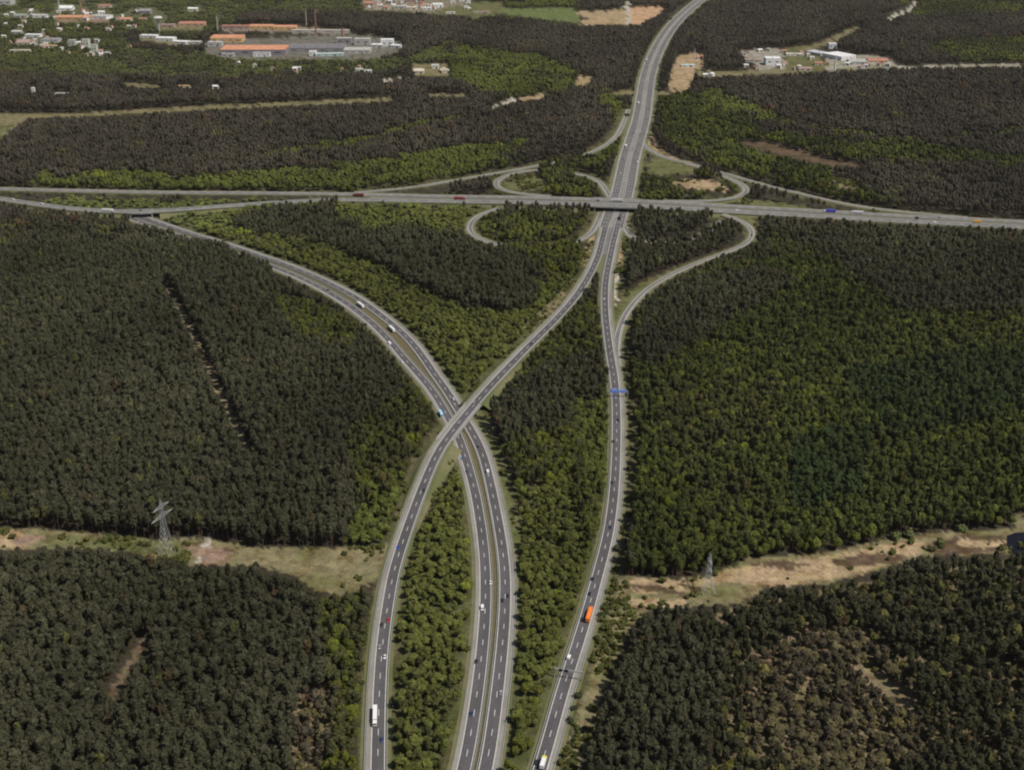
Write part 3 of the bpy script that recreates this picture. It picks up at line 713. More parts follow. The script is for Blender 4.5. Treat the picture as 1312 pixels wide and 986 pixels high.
VEH = [
 ('lorry', 480.6, 919, rL, 1, W_, 'white articulated lorry near the bottom edge, on the leftmost carriageway'),
 ('car', 489.5, 947, rL, 1, DB, 'dark blue car ahead of the white lorry at the bottom left carriageway'),
 ('car', 497.6, 794, rL, 1, RD, 'red car on the left carriageway below the power line corridor'),
 ('car', 488.9, 800, rL, 1, BK, 'black car just beside and below the red car on the left carriageway'),
 ('car', 486.2, 828.5, rL, 1, SV, 'silver car between the black car and the white lorry on the left carriageway'),
 ('car', 493, 841, rL, 1, W_, 'small white car in the fast lane above the white lorry'),
 ('car', 510, 701, rL, 1, BL, 'bright blue car descending from the overpass, beside the power line corridor'),
 ('car', 543, 628, rL, 1, BK, 'dark car on the lower ramp of the overpass'),
 ('car', 607.5, 515, rL, 1, SV, 'silver car on the upper end of the overpass deck'),
 ('car', 681, 440.5, rL, 1, BK, 'dark car on the carriageway approaching the overpass from the interchange'),
 ('car', 588, 541, rL, 1, SV, 'pale car in the middle of the overpass deck'),
 ('car', 713, 404, rL, 1, SV, 'grey car on the bend between interchange and overpass'),
 ('van', 618, 779, rTL, 1, W_, 'white van on the left half of the twin motorway, level with the power line clearing'),
 ('car', 628.6, 746, rTL, 1, W_, 'white car next to the median just above the white van'),
 ('car', 610.4, 847, rTL, 1, BK, 'black car near the left shoulder of the twin motorway, below the white van'),
 ('car', 604, 914, rTL, 1, DB, 'blue car at the bottom of the left half of the twin motorway'),
 ('car', 593, 587, rTL, 1, (.02, .16, .28), 'teal car just below the overpass on the left half of the twin motorway'),
 ('car', 598.3, 604, rTL, 1, DB, 'dark blue car following below the teal car near the overpass'),
 ('truck', 564.7, 531, rTL, 1, (.35, .62, .85), 'light blue box truck just above the overpass on the twin motorway'),
 ('car', 459.8, 411, rTL, 1, SV, 'silver car on the near half of the twin motorway, farthest up'),
 ('car', 481, 433, rTL, 1, W_, 'white car at the tree edge on the near half of the upper twin motorway'),
 ('van', 499, 440, rTL, 1, W_, 'white van beside the median on the near half of the upper twin motorway'),
 ('car', 515, 463.5, rTL, 1, W_, 'white car on the near half of the twin motorway, well above the light blue truck'),
 ('lorry', 461.6, 392, rTR, 0, W_, 'white lorry on the far half of the twin motorway, the upper one of two'),
 ('lorry', 501.5, 422.5, rTR, 0, W_, 'white lorry on the far half of the twin motorway, the lower one of two', (.03, .03, .04)),
 ('car', 420, 371.5, rTR, 0, BK, 'black car ahead of the upper white lorry on the twin motorway'),
 ('car', 581, 511, rTR, 0, W_, 'white car on the far half of the twin motorway close above the overpass'),
 ('car', 612.9, 571.5, rTR, 0, BK, 'black car on the right half of the twin motorway just below the overpass'),
 ('van', 624.8, 604, rTR, 0, W_, 'white van on the right half of the twin motorway below the overpass'),
 ('car', 643.8, 768.3, rTR, 0, BK, 'black car, the left one of a pair on the right half of the twin motorway'),
 ('car', 651, 762.5, rTR, 0, BK, 'black car, the right one of a pair on the right half of the twin motorway'),
 ('car', 641.5, 887, rTR, 0, SV, 'silver car in the lower part of the right half of the twin motorway'),
 ('lorry', 755, 789, rR, 0, (.85, .22, .03), 'orange lorry on the right carriageway beside the sandy clearing'),
 ('car', 746, 793, rR, 0, BK, 'black car to the left of the orange lorry'),
 ('car', 759.6, 741, rR, 0, BK, 'black car farther of two ahead of the orange lorry'),
 ('car', 755.4, 760, rR, 0, BK, 'black car nearer of two ahead of the orange lorry'),
 ('van', 729, 842, rR, 0, W_, 'white van just above the grey sign gantry'),
 ('truck', 696, 979, rR, 0, W_, 'white truck with yellow cab cut by the bottom edge on the right carriageway', (.75, .62, .05)),
 ('car', 687.8, 976, rR, 0, BK, 'black car to the left of the yellow truck at the bottom edge'),
 ('car', 784.3, 617.5, rR, 0, BK, 'lone black car on the right carriageway midway below the blue signs'),
 ('car', 786, 565, rR, 0, BK, 'dark car in the left lane a little below the blue signs'),
 ('car', 792, 538, rR, 0, BK, 'dark car nearest below the blue signs'),
 ('car', 782.3, 675, rR, 0, DB, 'blue car on the right carriageway level with the left power pylon'),
 ('car', 783.5, 450.5, rR, 0, SV, 'silver car where the slip road leaves above the blue signs'),
 ('car', 773.5, 383, rR, 0, W_, 'white car on the right carriageway beside the grey paved lay-by'),
 ('lorry', 794.5, 279.5, rR, 0, (.08, .06, .09), 'dark lorry with red trailer coming out from under the interchange bridge', (.6, .05, .05)),
 ('car', 790, 300, rR, 0, SV, 'grey car below the interchange bridge on the right carriageway'),
 ('lorry', 828.4, 78, rML, 1, (.55, .58, .62), 'grey lorry high up on the motorway near the top'),
 ('car', 826.8, 89, rML, 1, SV, 'silver car behind the grey lorry near the top of the view'),
 ('car', 836.5, 57, rML, 1, (.6, .5, .2), 'yellowish car ahead on the far bend of the motorway'),
 ('car', 853, 53, rMR, 0, BK, 'black car on the right side of the far bend of the motorway'),
 ('car', 834, 114, rMR, 0, SV, 'grey car on the far straight of the motorway, right side'),
 ('truck', 802, 188, rML, 1, W_, 'white truck on the motorway above the interchange bridge'),
 ('car', 798, 204, rML, 1, BK, 'black car below the white truck above the interchange bridge'),
 ('van', 816.8, 208, rMR, 0, W_, 'white van on the right side of the motorway above the interchange bridge'),
 ('car', 821, 169, rMR, 0, W_, 'white car on the right side of the motorway between the slip road mouths'),
 ('car', 812, 190, rML, 1, SV, 'silver car in the middle lane level with the white truck above the interchange bridge'),
 ('car', 812, 170, rML, 1, BK, 'black car behind the white truck above the interchange bridge, left side'),
 ('truck', 818, 133, rML, 1, W_, 'white truck on the left side of the motorway, just beyond the upper slip road'),
 ('car', 828, 138, rMR, 0, BK, 'black car on the right side of the motorway, just beyond the upper slip road'),
 ('car', 824, 104, rML, 1, W_, 'white car on the left side of the far straight of the motorway'),
 ('van', 845, 72, rMR, 0, W_, 'white van on the right side where the far bend begins'),
 ('car', 795, 222, rML, 1, W_, 'white car on the left side close above the interchange bridge'),
 ('car', 808, 232, rMR, 0, SV, 'silver car close above the interchange bridge, right side'),
 ('lorry', 790.5, 258, rCN, 1, (.6, .62, .63), 'pale lorry with white cab crossing the interchange bridge', W_),
 ('car', 766, 257, rCN, 1, BK, 'dark car at the left end of the interchange bridge'),
 ('lorry', 589, 255.8, rCS, 0, (.28, .03, .04), 'dark red lorry on the crossing motorway left of the interchange'),
 ('lorry', 459, 251, rCN, 1, (.2, .05, .04), 'brown red lorry far left on the crossing motorway'),
 ('lorry', 1063, 272, rCN, 1, (.05, .07, .55), 'blue lorry on the crossing motorway right of the interchange', W_),
 ('lorry', 1098, 273.5, rCN, 1, W_, 'white lorry following the blue lorry on the crossing motorway'),
 ('car', 1039, 272, rCN, 1, W_, 'white car ahead of the blue lorry'),
 ('truck', 1252, 285.5, rCS, 0, (.75, .4, .03), 'yellow truck at the right end of the crossing motorway'),
 ('van', 1198, 285.8, rCS, 0, W_, 'white van on the near side of the crossing motorway, left of the yellow truck'),
 ('car', 1083, 280.5, rCS, 0, W_, 'white car on the near side of the crossing motorway below the white lorry'),
 ('car', 1203, 279, rCN, 1, BK, 'black car on the far side of the crossing motorway at the right'),
 ('van', 944.8, 270.5, rCS, 0, W_, 'white van on the crossing motorway above the bend of the slip road'),
 ('van', 17, 256.5, rCS, 0, W_, 'white van at the far left end of the crossing motorway'),
 ('van', 54, 262, rCS, 0, W_, 'white van second from the left on the crossing motorway'),
 ('lorry', 138, 270.8, rCS, 0, W_, 'white lorry close left of the low bridge at the left side'),
 ('car', 180, 270, rCS, 0, BK, 'dark car on the low bridge at the left side'),
 ('car', 962.8, 301, rSE, 1, BK, 'dark car on the bend of the slip road right of the interchange'),
]
for v in VEH:
    vehicle(v[0], v[1], v[2], v[3], bool(v[4]), v[5], v[6], v[7] if len(v) > 7 else None)

# ------------------------------------------------------------------ sign gantries
def gantry(px, py, path, z0, a, b, panels, label, col):
    p = gp(px, py); d, _ = path.nearest(p); c = path.at(d); hd = path.heading(d)
    root = bpy.data.objects.new('sign_gantry', None); COL.objects.link(root)
    root.location = (c[0], c[1], 0); root.rotation_euler = (0, 0, hd - PI / 2)      # local +x = right of travel, -y faces oncoming drivers
    tag(root, label, 'sign gantry', 'gantries spanning the right carriageway')
    for x in (a, b): part('post', MB().box(x - .3, x + .3, -.3, .3, -.2, 7.4).me('post', M['steel']), root)
    m_ = MB().box(a, b, -.5, -.3, 6.9, 7.15).box(a, b, .3, .5, 6.9, 7.15).box(a, b, -.5, -.3, 5.9, 6.1).box(a, b, .3, .5, 5.9, 6.1)
    n = int((b - a) / 1.5)
    for k in range(n + 1):
        x = a + (b - a) * k / n; m_.tube((x, -.4, 6), (x + (b - a) / n * (k < n), -.4, 7), .08, n=4); m_.tube((x, .4, 6), (x, .4, 7), .08, n=4); m_.tube((x, -.4, 7), (x, .4, 7), .08, n=4)
    part('beam', m_.me('beam', M['steel']), root)
    for x0, x1, z_0, z_1, kind in panels:
        fr = part('sign_panel', MB().box(x0, x1, -.75, -.6, z_0, z_1).me('sign_panel', M['white'] if col == 'blue' else M['dark']), root)
        if col == 'blue':
            part('sign_face', MB().box(x0 + .12, x1 - .12, -.79, -.752, z_0 + .12, z_1 - .12).me('sign_face', M['blue']), fr)
            m2 = MB(); xc = (x0 + x1) / 2; zc = (z_0 + z_1) / 2
            for q in (-1.6, 1.6):
                m2.box(xc + q - .16, xc + q + .16, -.82, -.795, z_0 + .5, zc + .1)
                k = len(m2.V); m2.V += [(xc + q - .5, -.82, zc + .1), (xc + q + .5, -.82, zc + .1), (xc + q, -.82, zc + .8)]; m2.F.append((k, k + 1, k + 2))
            m2.box(xc - 2.1, xc + .6, -.82, -.795, z_1 - 1.0, z_1 - .62); m2.box(xc - 2.1, xc + 1.6, -.82, -.795, z_1 - 1.7, z_1 - 1.32)
            part('arrow_marking', m2.me('arrow_marking', M['white']), fr)
    return root
gantry(789, 508, pR, zR, aR - 3.2, bR + 3.6, [(-5.2, 2.0, 5.0, 9.2, 0), (3.4, 9.4, 5.2, 9.0, 0)], 'sign gantry with two blue direction signs across the right carriageway', 'blue')
gantry(728.5, 869, pR, zR, aR - 3.0, bR + 2.6, [(-5, -2.6, 5.4, 7.4, 0), (-1.4, 1.0, 5.4, 7.4, 0)], 'plain grey gantry with small dark display panels across the right carriageway near the bottom', 'grey')
def side_sign(px, py, w_, h_, label, mat, ht=2.2):
    p = gp(px, py); root = bpy.data.objects.new('road_sign', None); COL.objects.link(root); root.location = tuple(p); tag(root, label, 'road sign', 'signs standing beside the motorway')
    for x in (-w_ / 3, w_ / 3): part('post', MB().box(x - .12, x + .12, -.12, .12, 0, ht + h_).me('post', M['steel']), root)
    part('sign_panel', MB().box(-w_ / 2, w_ / 2, -.3, -.15, ht, ht + h_).me('sign_panel', M[mat]), root)
side_sign(803, 150.5, 9, 5, 'large dark direction sign at the left edge of the motorway above the upper slip road', 'dark')
side_sign(859, 26.5, 9, 5, 'large dark direction sign at the left edge of the motorway on the far bend', 'dark')
side_sign(1174, 283.5, 5, 3.4, 'dark sign in the middle of the crossing motorway at the right', 'dark', 3)
side_sign(468, 816.5, 3, 2.2, 'small pale sign board left of the leftmost carriageway', 'white')

# ------------------------------------------------------------------ pylons, masts, chimneys
def pylon(px, py, h, ang, label, arm):
    p = gp(px, py); root = bpy.data.objects.new('power_pylon', None); COL.objects.link(root); root.location = tuple(p); root.rotation_euler = (0, 0, ang)
    tag(root, label, 'pylon', 'lattice pylons in the forest clearings')
    def half(t): return (4.4 * (1 - t / .55) + 1.5 * (t / .55)) if t < .55 else (1.5 - .9 * (t - .55) / .45)
    m_ = MB()
    for sx in (-1, 1):
        for sy in (-1, 1):
            prev = None
            for t in (0, .55, 1):
                q = (sx * half(t), sy * half(t), t * h)
                if prev: m_.tube(prev, q, .16, .12, 4)
                prev = q
    part('leg', m_.me('leg', M['steel']), root)
    m_ = MB(); ts = [0, .15, .28, .39, .48, .56, .63, .70, .77, .84, .91, 1]
    for a_, b_ in zip(ts, ts[1:]):
        for fx, fy in ((1, 0), (-1, 0), (0, 1), (0, -1)):
            u, v = half(a_), half(b_)
            for s in (-1, 1):
                A = (fx * u + fy * s * u, fy * u + fx * s * u, a_ * h); Bq = (fx * v - fy * s * v, fy * v - fx * s * v, b_ * h)
                m_.tube(A, Bq, .065, n=3)
    part('bracing', m_.me('bracing', M['steel']), root)
    for t, L in arm:
        m_ = MB(); z = t * h
        for sy in (-1, 1):
            for sx in (-1, 1):
                m_.tube((0, sy * .8, z), (sx * L, 0, z + .3), .12, n=4); m_.tube((0, sy * .8, z + 2.4), (sx * L, 0, z + .4), .10, n=4)
        for sx in (-1, 1):
            for k in (.25, .5, .75): m_.tube((sx * L * k, 0, z), (sx * L * (k - .12), 0, z + 2.4 * (1 - k)), .10, n=3)
        a_ = part('cross_arm', m_.me('cross_arm', M['steel']), root)
        for x in (-L, -L * .55, L * .55, L): part('insulator', MB().tube((x, 0, z - 2.6), (x, 0, z + .2), .18, n=5).me('insulator', M['glass']), a_)
    part('peak', MB().tube((0, 0, h), (0, 0, h + 3), .4, .1, 4).me('peak', M['steel']), root)
pylon(214, 709, 44, math.radians(66), 'tall grey lattice pylon in the green clearing at the left', [(.72, 12), (.89, 9)])
pylon(906.5, 758, 30, math.radians(100), 'smaller grey lattice pylon in the sandy clearing at the right', [(.62, 6), (.83, 5)])
def mast(px, py, h, r0, r1, paint, label, name='mast', cat='mast', bands=None):
    p = gp(px, py); root = bpy.data.objects.new(name, None); COL.objects.link(root); root.location = tuple(p); tag(root, label, cat)
    part('shaft', MB().tube((0, 0, 0), (0, 0, h), r0, r1, 10).me('shaft', M['wall']), root, paint=paint)
    part('rim', MB().tube((0, 0, h - .5), (0, 0, h + .4), r1 * 1.15, n=10).me('rim', M['wall']), root, paint=tuple(v * .6 for v in paint))
    x, y = pj(np.array([p[0], p[1], h])); fill(vis, [(px - 1, y), (px + 2, y), (px + 2, py - 2), (px - 1, py - 2)], True)
BR = (.34, .2, .14)
mast(77, 19, 45, 1.4, 1.0, (.6, .6, .6), 'thin white chimney at the far left town behind the white hall', 'chimney', 'chimney')
mast(104.5, 18, 52, 2.2, 1.3, BR, 'brown brick chimney beside the orange roofed hall at the far left', 'chimney', 'chimney')
mast(279, 42, 44, 1.3, 1.0, (.45, .43, .38), 'pale slender mast left of the big orange roofed factory')
mast(392.5, 33, 40, 2.0, 1.3, (.40, .33, .25), 'pale brown chimney, left one of the three by the grey factory', 'chimney', 'chimney')
mast(405, 45, 66, 2.3, 1.4, (.30, .15, .11), 'tallest brick red chimney standing behind the grey factory', 'chimney', 'chimney')
mast(439, 52, 32, 2.4, 2.0, (.30, .15, .10), 'short brown chimney rising from the grey factory roof', 'chimney', 'chimney')
mast(889.5, 76, 24, 1.0, .7, (.5, .55, .58), 'pale grey mast in the small compound right of the far motorway')
mast(1069.5, 90, 28, 2.2, 1.6, (.7, .7, .66), 'white round tower in front of the long white hall at the right', 'tower', 'tower')
mast(985, 70, 14, .8, .5, (.6, .6, .6), 'thin pale mast behind the white building at the upper right')
# water tower with a wide disc
p = gp(204, 40); root = bpy.data.objects.new('water_tower', None); COL.objects.link(root); root.location = tuple(p); tag(root, 'mushroom shaped water tower with a wide pale disc, upper left', 'water tower')
part('shaft', MB().tube((0, 0, 0), (0, 0, 34), 2.2, 1.8, 12).me('shaft', M['wall']), root, paint=(.45, .45, .42))
part('tank', MB().tube((0, 0, 31), (0, 0, 34), 3, 12, 16).tube((0, 0, 34), (0, 0, 37.5), 12, 9, 16).me('tank', M['wall']), root, paint=(.58, .58, .55))
fill(vis, [(196, 18), (212, 18), (212, 26), (206, 38), (202, 38), (196, 26)], True)

# ------------------------------------------------------------------ buildings
WIN = MB().box(-1, 1, -.08, .08, 0, 1.4).me('window', M['glass']); DOOR = MB().box(-1.6, 1.6, -.08, .08, 0, 3.4).me('door', M['dark'])
def bld(label, x0, x1, yb, dep, h, wall, roof, rt='flat', rot=0.0, cat='building', name=None, rise=None, nwin=3):
    W = (x1 - x0) / pxm(yb); f_ = gp((x0 + x1) / 2, yb); c = (f_[0], f_[1] + dep / 2)
    root = bpy.data.objects.new(name or cat.replace(' ', '_'), None); COL.objects.link(root); root.location = (c[0], c[1], 0); root.rotation_euler = (0, 0, rot)
    tag(root, label, cat)
    hw, hd = W / 2, dep / 2; m_ = MB().box(-hw, hw, -hd, hd, -.3, h)
    rs = rise if rise else (min(W, dep) * .22 if rt == 'gable' else 0)
    part('wall', m_.me('wall', M['wall']), root, paint=wall)
    if rt == 'flat':
        rm = MB().box(-hw - .25, hw + .25, -hd - .25, hd + .25, h + .01, h + .6)
        n = max(1, int(W / 26))
        ro = part('roof', rm.me('roof', M['roof']), root, paint=roof)
        for k in range(n):
            xx = -hw + W * (k + .5) / n
            part('roof_vent', MB().box(xx - 2, xx + 2, -hd * .3 - 1.5, -hd * .3 + 1.5, h + .6, h + 2.0, .3, .3).me('roof_vent', M['wall']), ro, paint=tuple(v * .8 for v in roof))
    elif rt == 'saw':           # row of low ridges across a wide hall
        n = max(2, int(dep / 14)); m2 = MB()
        for k in range(n):
            a = -hd + dep * k / n; b = -hd + dep * (k + 1) / n; q = len(m2.V)
            m2.V += [(-hw - .2, a, h), (hw + .2, a, h), (hw + .2, (a + b) / 2, h + 2.6), (-hw - .2, (a + b) / 2, h + 2.6), (-hw - .2, b, h), (hw + .2, b, h)]
            m2.F += [(q, q + 1, q + 2, q + 3), (q + 3, q + 2, q + 5, q + 4), (q + 1, q + 5, q + 2), (q, q + 3, q + 4)]
        part('roof', m2.me('roof', M['roof']), root, paint=roof)
    else:
        e = .5; m2 = MB(); 
        if W >= dep:
            m2.V = [(-hw - e, -hd - e, h), (hw + e, -hd - e, h), (hw + e, hd + e, h), (-hw - e, hd + e, h), (-hw - e, 0, h + rs), (hw + e, 0, h + rs)]
            m2.F = [(0, 1, 5, 4), (2, 3, 4, 5), (0, 4, 3), (1, 2, 5), (0, 3, 2, 1)]
        else:
            m2.V = [(-hw - e, -hd - e, h), (hw + e, -hd - e, h), (hw + e, hd + e, h), (-hw - e, hd + e, h), (0, -hd - e, h + rs), (0, hd + e, h + rs)]
            m2.F = [(0, 4, 5, 3), (1, 2, 5, 4), (0, 1, 4), (2, 3, 5), (0, 3, 2, 1)]
        ro = part('roof', m2.me('roof', M['roof']), root, paint=roof)
    for k in range(nwin):
        x = -hw + W * (k + .5) / nwin
        o = part('window', WIN, root, (x, -hd - .05, h * .45)); o.scale = (max(.6, W / nwin / 5), 1, max(.7, h / 9))
    part('door', DOOR, root, (hw * .4, -hd - .06, 0))
    # keep it in view and free of trees
    pts = [pj(np.array([c[0] + sx * hw, c[1] + sy * hd, z])) for sx in (-1, 1) for sy in (-1, 1) for z in (0, h + rs)]
    X = [q[0] for q in pts]; Y = [q[1] for q in pts]
    fill(vis, [(min(X), min(Y)), (max(X), min(Y)), (max(X), max(Y) - 1.2), (min(X), max(Y) - 1.2)], True)
    fill(nobase, [(min(X) - 1, min(Y)), (max(X) + 1, min(Y)), (max(X) + 1, max(Y) + .6), (min(X) - 1, max(Y) + .6)], True)
    return root
Wh, Cr, Gy, Lg, Or, Rr, Ye, Li, Pk, Dk, Tl = (.80, .80, .79), (.62, .56, .44), (.30, .29, .29), (.48, .47, .44), (.60, .29, .17), (.46, .21, .15), (.62, .42, .22), (.27, .24, .26), (.40, .29, .25), (.12, .12, .13), (.50, .62, .60)
